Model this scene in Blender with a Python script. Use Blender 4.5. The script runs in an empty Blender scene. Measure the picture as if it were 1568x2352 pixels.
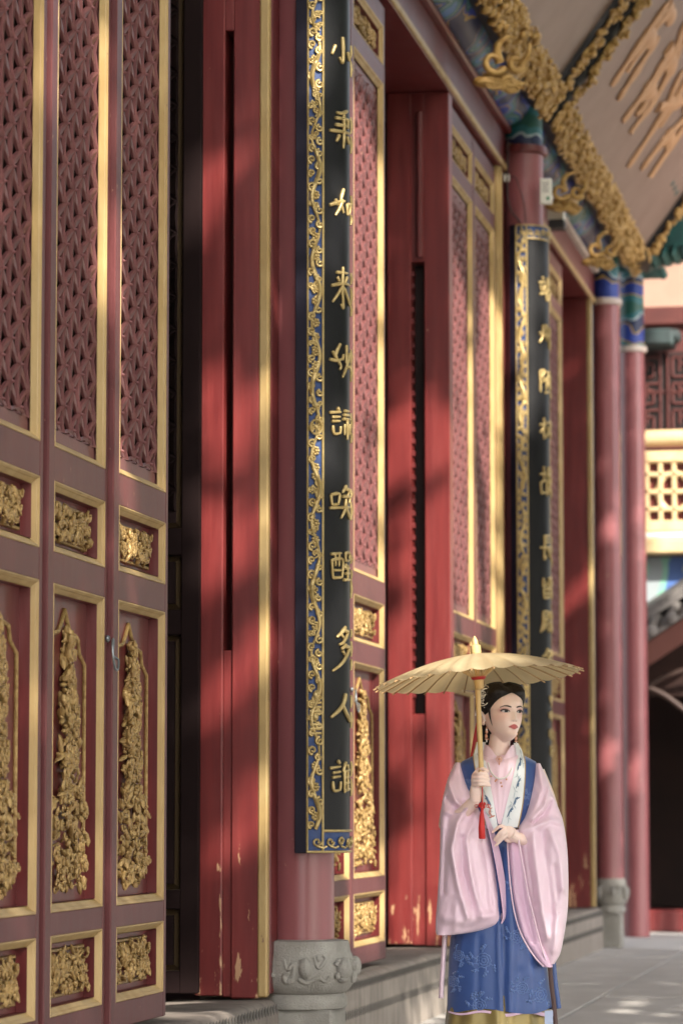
import bpy, bmesh, math, random
from mathutils import Vector, Matrix, noise
SC = bpy.context.scene
COL = SC.collection
rad = math.radians
# ------------------------------------------------------------------ camera
CAM = Vector((0, 0, 1.21)); YAW = rad(10.4827); PIT = rad(5.394); FPX = 7350.0
Fv = Vector((-math.sin(YAW)*math.cos(PIT), math.cos(YAW)*math.cos(PIT), math.sin(PIT)))
Rv = Vector((math.cos(YAW), math.sin(YAW), 0)); Uv = Rv.cross(Fv)
cd = bpy.data.cameras.new('camera'); cam = bpy.data.objects.new('camera', cd); COL.objects.link(cam)
cd.sensor_fit = 'HORIZONTAL'; cd.sensor_width = 24; cd.lens = 112.5; cd.clip_end = 2000; cd.clip_start = .5
cam.matrix_world = Matrix((( Rv.x, Uv.x, -Fv.x, CAM.x), (Rv.y, Uv.y, -Fv.y, CAM.y), (Rv.z, Uv.z, -Fv.z, CAM.z), (0, 0, 0, 1)))
cd.dof.use_dof = True; cd.dof.focus_distance = 12.95; cd.dof.aperture_fstop = 3.4
SC.camera = cam
# ------------------------------------------------------------------ light
SUN = Vector((.55, -.63, .55)).normalized()
w = bpy.data.worlds.new('World'); SC.world = w; w.use_nodes = True
nt = w.node_tree; bg = nt.nodes['Background']; sky = nt.nodes.new('ShaderNodeTexSky')
sky.sky_type = 'NISHITA'; sky.sun_disc = False
sky.sun_elevation = math.asin(SUN.z); sky.sun_rotation = math.atan2(SUN.x, SUN.y)
sky.air_density = 1.0; sky.dust_density = 2.5; sky.ozone_density = 0.8
hsv = nt.nodes.new('ShaderNodeHueSaturation'); hsv.inputs['Saturation'].default_value = .40; nt.links.new(sky.outputs[0], hsv.inputs['Color']); nt.links.new(hsv.outputs[0], bg.inputs[0]); bg.inputs[1].default_value = 0.15
sl = bpy.data.lights.new('sun', 'SUN'); sl.energy = 3.5; sl.angle = rad(.7); sl.color = (1, .93, .82)
so = bpy.data.objects.new('sun', sl); COL.objects.link(so)
so.rotation_mode = 'QUATERNION'; so.rotation_quaternion = SUN.to_track_quat('Z', 'Y')
vs = SC.view_settings; SC.display_settings.display_device = 'sRGB'
vs.view_transform = 'Standard'; vs.look = 'None'; vs.gamma = 1; vs.use_curve_mapping = False; vs.exposure = 1.72
SC.cycles.max_bounces = 8; SC.cycles.diffuse_bounces = 5; SC.cycles.use_denoising = True
SC.cycles.sample_clamp_indirect = 6
# ------------------------------------------------------------------ helpers
def ray(x, y): return Fv*FPX + Rv*(x-784) - Uv*(y-1176)      # photo measured at 1568 px width
def onX(x, y, X): d = ray(x, y); return CAM + d*((X-CAM.x)/d.x)
def onY(x, y, Y): d = ray(x, y); return CAM + d*((Y-CAM.y)/d.y)
def onZ(x, y, Z): d = ray(x, y); return CAM + d*((Z-CAM.z)/d.z)

_ico = None
def ico():
    global _ico
    if _ico is None:
        b = bmesh.new(); bmesh.ops.create_icosphere(b, subdivisions=2, radius=1)
        _ico = ([v.co.copy() for v in b.verts], [tuple(v.index for v in f.verts) for f in b.faces]); b.free()
    return _ico
_ico1 = None
def ico1():
    global _ico1
    if _ico1 is None:
        b = bmesh.new(); bmesh.ops.create_icosphere(b, subdivisions=1, radius=1)
        _ico1 = ([v.co.copy() for v in b.verts], [tuple(v.index for v in f.verts) for f in b.faces]); b.free()
    return _ico1

class MB:
    def __init__(s): s.v = []; s.f = []; s.m = []
    def add(s, vs_, fs, m=0):
        o = len(s.v); s.v += [tuple(p) for p in vs_]
        s.f += [tuple(i+o for i in f) for f in fs]; s.m += [m]*len(fs)
        return s
    def box(s, x0, x1, y0, y1, z0, z1, m=0):
        x0, x1 = sorted((x0, x1)); y0, y1 = sorted((y0, y1)); z0, z1 = sorted((z0, z1))
        return s.add([(x0,y0,z0),(x1,y0,z0),(x1,y1,z0),(x0,y1,z0),(x0,y0,z1),(x1,y0,z1),(x1,y1,z1),(x0,y1,z1)],
              [(0,3,2,1),(4,5,6,7),(0,1,5,4),(1,2,6,5),(2,3,7,6),(3,0,4,7)], m)
    def bbox(s, x0, x1, y0, y1, z0, z1, b=.006, m=0):          # chamfered box
        x0, x1 = sorted((x0, x1)); y0, y1 = sorted((y0, y1)); z0, z1 = sorted((z0, z1))
        bm = bmesh.new(); bmesh.ops.create_cube(bm, size=1)
        for v in bm.verts: v.co = Vector(((x0+x1)/2+v.co.x*(x1-x0), (y0+y1)/2+v.co.y*(y1-y0), (z0+z1)/2+v.co.z*(z1-z0)))
        bmesh.ops.bevel(bm, geom=bm.edges[:], offset=b, segments=1, affect='EDGES')
        bm.verts.index_update()
        s.add([v.co for v in bm.verts], [tuple(v.index for v in f.verts) for f in bm.faces], m); bm.free(); return s
    def tube(s, pts, rads, n=8, m=0, closed=False, sx=1.0, up=None):
        pts = [Vector(p) for p in pts]; k = len(pts)
        if not hasattr(rads, '__len__'): rads = [rads]*k
        V = []; prev = None
        for i, p in enumerate(pts):
            a = pts[(i-1) % k] if (i or closed) else p; b = pts[(i+1) % k] if (i < k-1 or closed) else p
            t = (b-a)
            t = t.normalized() if t.length > 1e-9 else Vector((0,0,1))
            if prev is None:
                u = Vector(up) if up is not None else (Vector((0,0,1)) if abs(t.z) < .9 else Vector((1,0,0)))
            else: u = prev
            u = (u - t*u.dot(t))
            u = u.normalized() if u.length > 1e-6 else t.orthogonal().normalized()
            if up is not None:
                u2 = Vector(up) - t*Vector(up).dot(t)
                if u2.length > 1e-3: u = u2.normalized()
            prev = u; w_ = t.cross(u)
            for j in range(n):
                c = 2*math.pi*j/n
                V.append(p + (u*math.cos(c)*sx + w_*math.sin(c))*rads[i])
        Fs = []
        for i in range(k if closed else k-1):
            for j in range(n):
                a = i*n+j; b = i*n+(j+1) % n; c = ((i+1) % k)*n+(j+1) % n; d = ((i+1) % k)*n+j
                Fs.append((a, b, c, d))
        if not closed: Fs += [tuple(range(n-1, -1, -1)), tuple(range((k-1)*n, k*n))]
        return s.add(V, Fs, m)
    def lathe(s, prof, cx=0, cy=0, n=32, m=0, z0=0, caps=True):
        V = []; Fs = []
        for r, z in prof:
            for j in range(n):
                a = 2*math.pi*j/n; V.append((cx+r*math.cos(a), cy+r*math.sin(a), z0+z))
        for i in range(len(prof)-1):
            for j in range(n):
                Fs.append((i*n+j, i*n+(j+1) % n, (i+1)*n+(j+1) % n, (i+1)*n+j))
        if caps: Fs += [tuple(range(n-1, -1, -1)), tuple(range((len(prof)-1)*n, len(prof)*n))]
        return s.add(V, Fs, m)
    def blob(s, c, r, rot=None, m=0, lo=False):
        V, Fs = ico1() if lo else ico()
        if not hasattr(r, '__len__'): r = (r, r, r)
        R_ = rot or Matrix.Identity(3); c = Vector(c)
        return s.add([c + R_ @ Vector((v.x*r[0], v.y*r[1], v.z*r[2])) for v in V], Fs, m)
    def grid(s, fn, nu, nv, m=0, cu=False, cv=False, flip=False):
        V = [fn(i, j) for i in range(nu) for j in range(nv)]; Fs = []
        for i in range(nu if cu else nu-1):
            for j in range(nv if cv else nv-1):
                q = (i*nv+j, ((i+1) % nu)*nv+j, ((i+1) % nu)*nv+(j+1) % nv, i*nv+(j+1) % nv)
                Fs.append(q[::-1] if flip else q)
        return s.add(V, Fs, m)
    def xf(s, fn):
        s.v = [tuple(fn(Vector(p))) for p in s.v]; return s
    def mesh(s, name, mats, smooth=35):
        me = bpy.data.meshes.new(name); me.from_pydata(s.v, [], s.f); me.validate()
        for m in mats if isinstance(mats, (list, tuple)) else [mats]: me.materials.append(m)
        if len(me.polygons) == len(s.m): me.polygons.foreach_set('material_index', s.m)
        me.update()
        if smooth:
            me.polygons.foreach_set('use_smooth', [True]*len(me.polygons))
            if smooth < 180: me.set_sharp_from_angle(angle=rad(smooth))
        return me
    def build(s, name, mats, parent=None, smooth=35, **kw):
        return link(name, s.mesh(name, mats, smooth), parent, **kw)

def link(name, data, parent=None, loc=None, rz=None, label=None, cat=None, group=None, kind=None):
    o = bpy.data.objects.new(name, data); COL.objects.link(o)
    if parent is not None: o.parent = parent
    if loc is not None: o.location = loc
    if rz is not None: o.rotation_euler = (0, 0, rz)
    for k, v in (('label', label), ('category', cat), ('group', group), ('kind', kind)):
        if v: o[k] = v
    return o
def empty(name, loc=(0,0,0), rz=0, **kw): return link(name, None, None, loc, rz, **kw)
def kids(o): return [c for c in bpy.data.objects if c.parent == o]
def lerp(a, b, t): return a+(b-a)*t
def table(rows, z):                         # rows sorted by first column; linear interpolation of the others
    if z <= rows[0][0]: return rows[0][1:]
    for a, b in zip(rows, rows[1:]):
        if z <= b[0]:
            t = (z-a[0])/(b[0]-a[0]); return tuple(lerp(p, q, t) for p, q in zip(a[1:], b[1:]))
    return rows[-1][1:]
def stable(rows, z):                        # smooth (catmull) version
    n = len(rows)
    if z <= rows[0][0]: return rows[0][1:]
    for i in range(n-1):
        if z <= rows[i+1][0]:
            a = rows[max(0, i-1)]; b = rows[i]; c = rows[i+1]; d = rows[min(n-1, i+2)]
            t = (z-b[0])/(c[0]-b[0]); out = []
            for k in range(1, len(b)):
                m1 = (c[k]-a[k])/(c[0]-a[0])*(c[0]-b[0]); m2 = (d[k]-b[k])/(d[0]-b[0])*(c[0]-b[0])
                t2 = t*t; t3 = t2*t
                out.append((2*t3-3*t2+1)*b[k]+(t3-2*t2+t)*m1+(-2*t3+3*t2)*c[k]+(t3-t2)*m2)
            return tuple(out)
    return rows[-1][1:]
def spline(pts, n=6):
    pts = [Vector(p) for p in pts]; out = []
    for i in range(len(pts)-1):
        a = pts[max(0, i-1)]; b = pts[i]; c = pts[i+1]; d = pts[min(len(pts)-1, i+2)]
        for k in range(n):
            t = k/n
            out.append(.5*((2*b)+(c-a)*t+(2*a-5*b+4*c-d)*t*t+(3*b-a-3*c+d)*t**3))
    out.append(pts[-1]); return out
# ------------------------------------------------------------------ materials
def nd(t, ty, **kw):
    n = t.nodes.new(ty)
    for k, v in kw.items():
        if k in n.inputs: n.inputs[k].default_value = v
        else: setattr(n, k, v)
    return n
def M(name, col, rough=.5, metal=0, col2=None, vs_=5, st=(1,1,1), lo=.35, hi=.65, bump=0, bs=60, bst=None, coat=0, sheen=0, spec=.5, rv=0, sss=0, trans=0, det=5):
    m = bpy.data.materials.new(name); m.use_nodes = True; t = m.node_tree; b = t.nodes['Principled BSDF']
    b.inputs['Roughness'].default_value = rough; b.inputs['Metallic'].default_value = metal
    b.inputs['Coat Weight'].default_value = coat; b.inputs['Coat Roughness'].default_value = .15
    b.inputs['Sheen Weight'].default_value = sheen; b.inputs['Specular IOR Level'].default_value = spec
    if sss: b.inputs['Subsurface Weight'].default_value = sss; b.inputs['Subsurface Radius'].default_value = (.012,.005,.003); b.inputs['Subsurface Scale'].default_value = 1
    c1 = (*col, 1)
    tc = nd(t, 'ShaderNodeTexCoord'); mp = nd(t, 'ShaderNodeMapping', Scale=st); t.links.new(tc.outputs['Object'], mp.inputs[0])
    if col2:
        n = nd(t, 'ShaderNodeTexNoise', Scale=vs_, Detail=det, Roughness=.6); t.links.new(mp.outputs[0], n.inputs['Vector'])
        r = nd(t, 'ShaderNodeValToRGB'); r.color_ramp.elements[0].position = lo; r.color_ramp.elements[1].position = hi
        r.color_ramp.elements[0].color = c1; r.color_ramp.elements[1].color = (*col2, 1)
        t.links.new(n.outputs[0], r.inputs[0]); t.links.new(r.outputs[0], b.inputs['Base Color'])
        if rv:
            mr = nd(t, 'ShaderNodeMapRange'); mr.inputs[3].default_value = rough-rv; mr.inputs[4].default_value = rough+rv
            t.links.new(n.outputs[0], mr.inputs[0]); t.links.new(mr.outputs[0], b.inputs['Roughness'])
    else: b.inputs['Base Color'].default_value = c1
    if bump:
        n2 = nd(t, 'ShaderNodeTexNoise', Scale=bs, Detail=4)
        if bst:
            mp2 = nd(t, 'ShaderNodeMapping', Scale=bst); t.links.new(tc.outputs['Object'], mp2.inputs[0]); t.links.new(mp2.outputs[0], n2.inputs['Vector'])
        else: t.links.new(mp.outputs[0], n2.inputs['Vector'])
        bp = nd(t, 'ShaderNodeBump', Strength=bump, Distance=.01); t.links.new(n2.outputs[0], bp.inputs['Height']); t.links.new(bp.outputs[0], b.inputs['Normal'])
    return m
def ramp(t, stops, const=False):
    r = nd(t, 'ShaderNodeValToRGB'); cr = r.color_ramp
    if const: cr.interpolation = 'CONSTANT'
    while len(cr.elements) < len(stops): cr.elements.new(.5)
    for e, (p, c) in zip(cr.elements, stops): e.position = p; e.color = (*c, 1)
    return r
def math_(t, op, a, b=None):
    n = nd(t, 'ShaderNodeMath', operation=op)
    for i, q in enumerate((a, b)):
        if q is None: continue
        if isinstance(q, (int, float)): n.inputs[i].default_value = q
        else: t.links.new(q, n.inputs[i])
    return n.outputs[0]
def mixc(t, fac, a, b):
    n = nd(t, 'ShaderNodeMix', data_type='RGBA')
    for s_, q in ((n.inputs[0], fac), (n.inputs[6], a), (n.inputs[7], b)):
        if isinstance(q, (int, float)): s_.default_value = q
        elif isinstance(q, tuple): s_.default_value = (*q, 1)
        else: t.links.new(q, s_)
    return n.outputs[2]

RED = (.10, .014, .015)
m_red = M('red_lacquer', RED, .38, col2=(.14, .021, .02), vs_=3, st=(6, 6, .5), rv=.06, bump=.08, bs=30, bst=(12, 12, .6))
m_leaf = M('maroon_leaf_paint', (.098, .027, .028), .42, spec=.33, col2=(.12, .033, .033), vs_=4, st=(5, 5, .6), rv=.06, bump=.08, bs=30, bst=(10, 10, .6))
m_lat = M('maroon_lattice_paint', (.15, .056, .056), .45, spec=.38, col2=(.20, .076, .074), vs_=7, rv=.05, bump=.1, bs=50)
m_gold = M('ochre_gold_paint', (.46, .32, .14), .45, metal=.05, col2=(.37, .24, .09), vs_=8, st=(1, 1, .4), rv=.06, bump=.05)
m_gilt = M('gilt_carving', (.46, .31, .12), .42, metal=.25, col2=(.25, .145, .05), vs_=40, bump=.25, bs=140)
m_gilt2 = M('bright_gilt', (.58, .44, .20), .34, metal=.4, col2=(.44, .31, .12), vs_=30, bump=.1, bs=120)
m_gilt3 = M('aged_gilt', (.50, .32, .11), .42, metal=.25, col2=(.32, .17, .04), vs_=30, bump=.3, bs=120)
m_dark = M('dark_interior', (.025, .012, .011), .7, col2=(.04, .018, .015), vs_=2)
m_black = M('black_lacquer', (.012, .012, .014), .36, col2=(.017, .017, .018), vs_=3, st=(1, 1, .5), rv=.06, spec=.16)
m_blue = M('plaque_blue', (.012, .035, .13), .5, col2=(.02, .055, .18), vs_=40)
m_navy = M('plaque_side', (.010, .008, .018), .6, spec=.25)
m_stone = M('carved_stone', (.38, .36, .325), .85, col2=(.215, .20, .175), vs_=6, bump=.7, bs=120, det=10, lo=.28, hi=.72)
m_step = M('threshold_stone', (.26, .22, .19), .8, col2=(.14, .115, .10), vs_=6, st=(1, 2, .35), bump=.35, bs=90, det=8, lo=.3, hi=.7)
m_slab = M('paving_stone', (.52, .49, .46), .75, col2=(.42, .395, .37), vs_=2.2, bump=.15, bs=60, det=8)
m_joint = M('paving_bed', (.12, .11, .10), .9)
m_court = M('courtyard_paving', (.40, .37, .34), .85, col2=(.32, .30, .28), vs_=1.2)
m_col = M('column_red', (.24, .078, .084), .30, col2=(.28, .09, .096), vs_=2, st=(3, 3, .3), rv=.05)
m_collar = M('pale_collar', (.55, .47, .42), .6, col2=(.42, .33, .28), vs_=9)
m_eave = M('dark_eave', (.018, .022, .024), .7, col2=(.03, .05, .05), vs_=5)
m_teal = M('teal_paint', (.012, .06, .06), .55, col2=(.02, .10, .09), vs_=6)
m_board = M('board_brown', (.23, .16, .13), .5, col2=(.195, .13, .105), vs_=3, bump=.05)
m_letter = M('board_letter_gilt', (.55, .30, .15), .5, metal=.1, col2=(.45, .24, .11), vs_=8)
m_frame_dark = M('board_edge', (.03, .028, .03), .5)
m_white = M('white_plastic', (.72, .70, .62), .5)
m_green = M('green_print', (.02, .22, .10), .5)
m_steel = M('steel', (.22, .24, .25), .4, metal=.7)
m_cable = M('cable', (.06, .025, .025), .6)
m_horn = M('horn_grey_brown', (.16, .12, .09), .6, col2=(.12, .09, .07), vs_=8)

def worn_red(name, base, base2, lo=.62):
    m = M(name, base, .36, col2=base2, vs_=3, st=(7, 7, .5), rv=.05, bump=.08, bs=30, bst=(12, 12, .6)); t = m.node_tree
    b = t.nodes['Principled BSDF']; src = b.inputs['Base Color'].links[0].from_socket
    tc = nd(t, 'ShaderNodeTexCoord'); mp = nd(t, 'ShaderNodeMapping', Scale=(22, 22, 4.5)); t.links.new(tc.outputs['Object'], mp.inputs[0])
    n = nd(t, 'ShaderNodeTexNoise', Scale=1, Detail=6, Roughness=.62); t.links.new(mp.outputs[0], n.inputs['Vector'])
    sx = nd(t, 'ShaderNodeSeparateXYZ'); t.links.new(tc.outputs['Object'], sx.inputs[0])
    mr = nd(t, 'ShaderNodeMapRange'); mr.inputs[1].default_value = .38; mr.inputs[2].default_value = 1.3; mr.inputs[3].default_value = .545; mr.inputs[4].default_value = .78
    t.links.new(sx.outputs[2], mr.inputs[0])
    k = math_(t, 'SUBTRACT', n.outputs[0], mr.outputs[0]); k = math_(t, 'MULTIPLY', k, 40.); k = math_(t, 'MINIMUM', math_(t, 'MAXIMUM', k, 0.), 1.)
    t.links.new(mixc(t, k, src, (.46, .27, .15)), b.inputs['Base Color'])
    return m
m_jamb = worn_red('worn_red_jamb', (.125, .016, .016), (.175, .024, .022))

def weather(m, chip=.70, fade=.35, fcol=(.22, .10, .095), ccol=(.42, .26, .17)):
    t = m.node_tree; b = t.nodes['Principled BSDF']; src = b.inputs['Base Color'].links[0].from_socket
    tc = nd(t, 'ShaderNodeTexCoord'); mp = nd(t, 'ShaderNodeMapping', Scale=(9, 9, .9)); t.links.new(tc.outputs['Object'], mp.inputs[0])
    n = nd(t, 'ShaderNodeTexNoise', Scale=1, Detail=7, Roughness=.7); t.links.new(mp.outputs[0], n.inputs['Vector'])
    mr = nd(t, 'ShaderNodeMapRange'); mr.inputs[1].default_value = .48; mr.inputs[2].default_value = .75; mr.inputs[4].default_value = fade; t.links.new(n.outputs[0], mr.inputs[0])
    a = mixc(t, mr.outputs[0], src, fcol)
    mp2 = nd(t, 'ShaderNodeMapping', Scale=(30, 30, 14)); t.links.new(tc.outputs['Object'], mp2.inputs[0])
    n2 = nd(t, 'ShaderNodeTexNoise', Scale=1, Detail=5, Roughness=.6); t.links.new(mp2.outputs[0], n2.inputs['Vector'])
    k = math_(t, 'MULTIPLY', math_(t, 'SUBTRACT', n2.outputs[0], chip), 30.); k = math_(t, 'MINIMUM', math_(t, 'MAXIMUM', k, 0.), 1.)
    t.links.new(mixc(t, k, a, ccol), b.inputs['Base Color'])
for m_ in (m_red, m_col): weather(m_)
for m_ in (m_leaf, m_lat): weather(m_, .70, .25, (.17, .075, .07))
weather(m_jamb, .72, .28, (.25, .07, .065))
weather(m_gold, .69, .3, (.34, .25, .14), (.22, .12, .08))
def painted(name, axis, stops, scale, dist=1.5, ns=3):
    m = M(name, (.1, .1, .1), .5); t = m.node_tree; b = t.nodes['Principled BSDF']
    tc = nd(t, 'ShaderNodeTexCoord'); sx = nd(t, 'ShaderNodeSeparateXYZ'); t.links.new(tc.outputs['Object'], sx.inputs[0])
    n = nd(t, 'ShaderNodeTexNoise', Scale=ns, Detail=1); t.links.new(tc.outputs['Object'], n.inputs['Vector'])
    v = nd(t, 'ShaderNodeTexVoronoi', Scale=ns*1.3); t.links.new(tc.outputs['Object'], v.inputs['Vector'])
    a = math_(t, 'MULTIPLY', sx.outputs[axis], scale)
    a = math_(t, 'ADD', a, math_(t, 'MULTIPLY', n.outputs[0], dist)); a = math_(t, 'ADD', a, math_(t, 'MULTIPLY', v.outputs[0], dist*.8))
    a = math_(t, 'FRACT', a); r = ramp(t, stops, True); t.links.new(a, r.inputs[0]); t.links.new(r.outputs[0], b.inputs['Base Color'])
    return m
BL = (.015, .04, .26); DB = (.010, .018, .07); TE = (.02, .13, .15); GO = (.36, .23, .06); WH = (.32, .38, .40); GR = (.016, .09, .07); LB = (.06, .16, .36)
m_beam = painted('painted_beam', 1, [(0, DB), (.30, BL), (.46, GO), (.50, LB), (.60, TE), (.72, WH), (.75, GR), (.86, BL), (.95, GO)], .42, 1.6, 2.2)
m_cap = painted('painted_column_head', 2, [(0, GR), (.22, TE), (.38, GO), (.42, BL), (.66, GO), (.70, DB), (.82, WH), (.86, TE)], 2.2, .35, 4)
m_far = painted('painted_far_beam', 0, [(0, (.22, .46, .36)), (.25, (.30, .34, .36)), (.5, (.22, .46, .36)), (.62, (.08, .16, .42)), (.85, (.32, .38, .36))], 1.3, .5, 1.5)
# ------------------------------------------------------------------ ground
FX = -3.06                                                    # face of the hall's door leaves
g = MB(); g.add([(-300,-300,-.03),(300,-300,-.03),(300,300,-.03),(-300,300,-.03)], [(0,1,2,3)])
pave = g.build('pavement', m_court, kind='structure', smooth=0)
q = MB(); q.box(-3.4, 3.4, 6, 36.5, -.028, -.012); q.build('paving_bed', m_joint, pave, 0)
rs = random.Random(5)
slab_me = []
for k in range(5):
    q = MB(); q.bbox(-.62, .62, -1.475, 1.475, -.06, 0, .008); slab_me.append(q.mesh('paving_slab', m_slab, 30))
for i in range(5):
    for j in range(10):
        x = -2.212+.6275-1.255*.5+1.255*(i-.0); y = 21.43+1.49+2.98*(j-5)
        if i == 0: x0 = x
        o = link('paving_slab', slab_me[(i*3+j) % 5], pave, (x-.627, y, rs.uniform(-.003, .003)))
        o.rotation_euler = (rs.uniform(-.0008, .0008), rs.uniform(-.0008, .0008), math.pi*rs.randint(0, 1))
# ------------------------------------------------------------------ hall shell
hall = empty('temple_hall', (0, 0, 0), label='red lacquered temple hall with gilded lattice doors, round columns and painted eaves', cat='temple hall')
Y0, Y1 = 6.5, 29.35
def part(name, mb, mats, parent=hall, smooth=35, **kw): return mb.build(name, mats, parent, smooth, **kw)
q = MB(); q.box(-9.2, -9.0, Y0, Y1, 0, 9.4); part('back_wall', q, m_dark)
q = MB(); q.box(-9, FX-.05, Y0-.2, Y0, 0, 9.4); part('end_wall', q, m_dark)
q = MB(); q.box(-9, FX-.35, Y1, Y1+.2, 0, 9.4); part('end_wall', q, m_dark)
q = MB(); q.box(-9, FX-.08, Y0, Y1, .02, .30); part('floor', q, m_dark)
q = MB(); q.box(-9, FX-.5, Y0, Y1, 6.3, 6.4); part('ceiling', q, m_dark)
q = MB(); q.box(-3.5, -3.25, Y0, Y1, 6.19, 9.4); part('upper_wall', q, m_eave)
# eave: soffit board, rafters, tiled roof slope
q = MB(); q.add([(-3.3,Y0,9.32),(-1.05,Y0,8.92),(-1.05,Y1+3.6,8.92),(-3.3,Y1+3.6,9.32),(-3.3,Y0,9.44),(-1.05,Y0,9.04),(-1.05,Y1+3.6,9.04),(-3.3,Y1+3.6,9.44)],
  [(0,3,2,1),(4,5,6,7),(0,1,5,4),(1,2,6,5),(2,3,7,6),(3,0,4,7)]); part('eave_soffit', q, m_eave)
raf = MB(); raf.add([(-3.3,-.045,9.23),(-1.0,-.045,8.81),(-1.0,.045,8.81),(-3.3,.045,9.23),(-3.3,-.045,9.32),(-1.0,-.045,8.91),(-1.0,.045,8.91),(-3.3,.045,9.32)],
  [(0,3,2,1),(4,5,6,7),(0,1,5,4),(1,2,6,5),(2,3,7,6),(3,0,4,7)])
rme = raf.mesh('rafter', m_teal, 0)
for k in range(70): link('rafter', rme, hall, (0, Y0+.3+k*.37, 0))
q = MB(); q.add([(-.9,Y0-.6,9.10),(-.9,Y1+4.2,9.10),(-5,Y1+4.2,10.8),(-5,Y0-.6,10.8),(-9.4,Y1+4.2,11.5),(-9.4,Y0-.6,11.5),(-.9,Y0-.6,8.98),(-.9,Y1+4.2,8.98)],
  [(0,1,2,3),(3,2,4,5),(6,7,1,0)])
roof = part('roof', q, M('glazed_roof', (.20,.12,.03), .35, col2=(.12,.07,.02), vs_=9), smooth=0)
tt = MB()
tt.tube([(-.9,0,9.12),(-5,0,10.83)], .06, 8); tme = tt.mesh('tile_row', m_gold, 60)
for k in range(75): link('tile_row', tme, roof, (0, Y0-.4+k*.36, 0))
# thresholds (stone sills) with fluted front
def sill(y0, y1, tone):
    q = MB(); n = 40; prof = [(-3.45,.36),(-3.12,.365),(-3.03,.368),(-2.995,.36),(-2.975,.338),(-2.968,.30),(-2.968,.0),(-3.45,.0)]
    rr = random.Random(int(y0*10))
    off = [rr.uniform(-1, 1) for _ in range(n+1)]
    def fn(i, j):
        y = lerp(y0, y1, i/n); x, z = prof[j]
        if 1 <= j <= 4: z += .006*off[i]*(1 if j > 1 else .4); x -= .004*off[-i-1]
        return (x, y, z)
    q.grid(fn, n+1, len(prof), flip=True)
    q.add([(x, y0, z) for x, z in prof], [tuple(range(len(prof)))]); q.add([(x, y1, z) for x, z in prof], [tuple(range(len(prof)-1, -1, -1))])
    s = part('threshold_stone', q, tone, smooth=60)
    f = MB(); y = y0+.03
    while y < y1-.03:                                   # tooled notches in two rows, between shallow vertical flutes
        f.blob((-2.967, y, .325), (.006, .010, .026), lo=True, m=0)
        f.blob((-2.966, y, .185), (.006, .009, .026), lo=True, m=0)
        y += .062
    f.build('chisel_notches', m_joint, s, kind='stuff')
    return s
m_step_lit = M('threshold_stone_lit', (.34, .29, .25), .8, col2=(.20, .17, .145), vs_=6, st=(1, 2, .35), bump=.35, bs=90, det=8, lo=.3, hi=.7)  # lighter copy of the threshold stone, sunlight put into its colour
sill(8.0, 14.46, m_step); sill(14.95, 22.85, m_step_lit); sill(23.3, 28.98, m_step_lit)
# lintel, fascia, cornice strip, painted tie beam, per bay
BAYS = [(Y0, 14.58), (14.84, 22.92), (23.18, 29.1)]
for k, (a, b) in enumerate(BAYS):
    q = MB(); q.bbox(-3.6, -3.02, a, b, 5.89, 6.17, .01); li = part('lintel', q, m_red)
    q = MB(); q.bbox(-3.03, -3.005, a, b, 5.895, 5.94, .008); q.build('gilt_strip', m_gold, li)
    q = MB(); q.bbox(-3.5, -2.97, a, b, 6.175, 6.225, .012); q.build('cornice_strip', m_collar if k == 2 else m_red, li)
    q = MB(); q.grid(lambda i, j: (-3.02+.20*math.cos(i*math.pi/8-.2-math.pi/2), lerp(a, b, j/30), 6.475+.25*math.sin(i*math.pi/8-.2-math.pi/2)), 12, 31, flip=False)
    part('painted_tie_beam', q, m_beam, smooth=80)
    q = MB(); q.bbox(-3.3, -3.0, a, b, 6.73, 6.90, .01); part('upper_tie_beam', q, m_eave)
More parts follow.
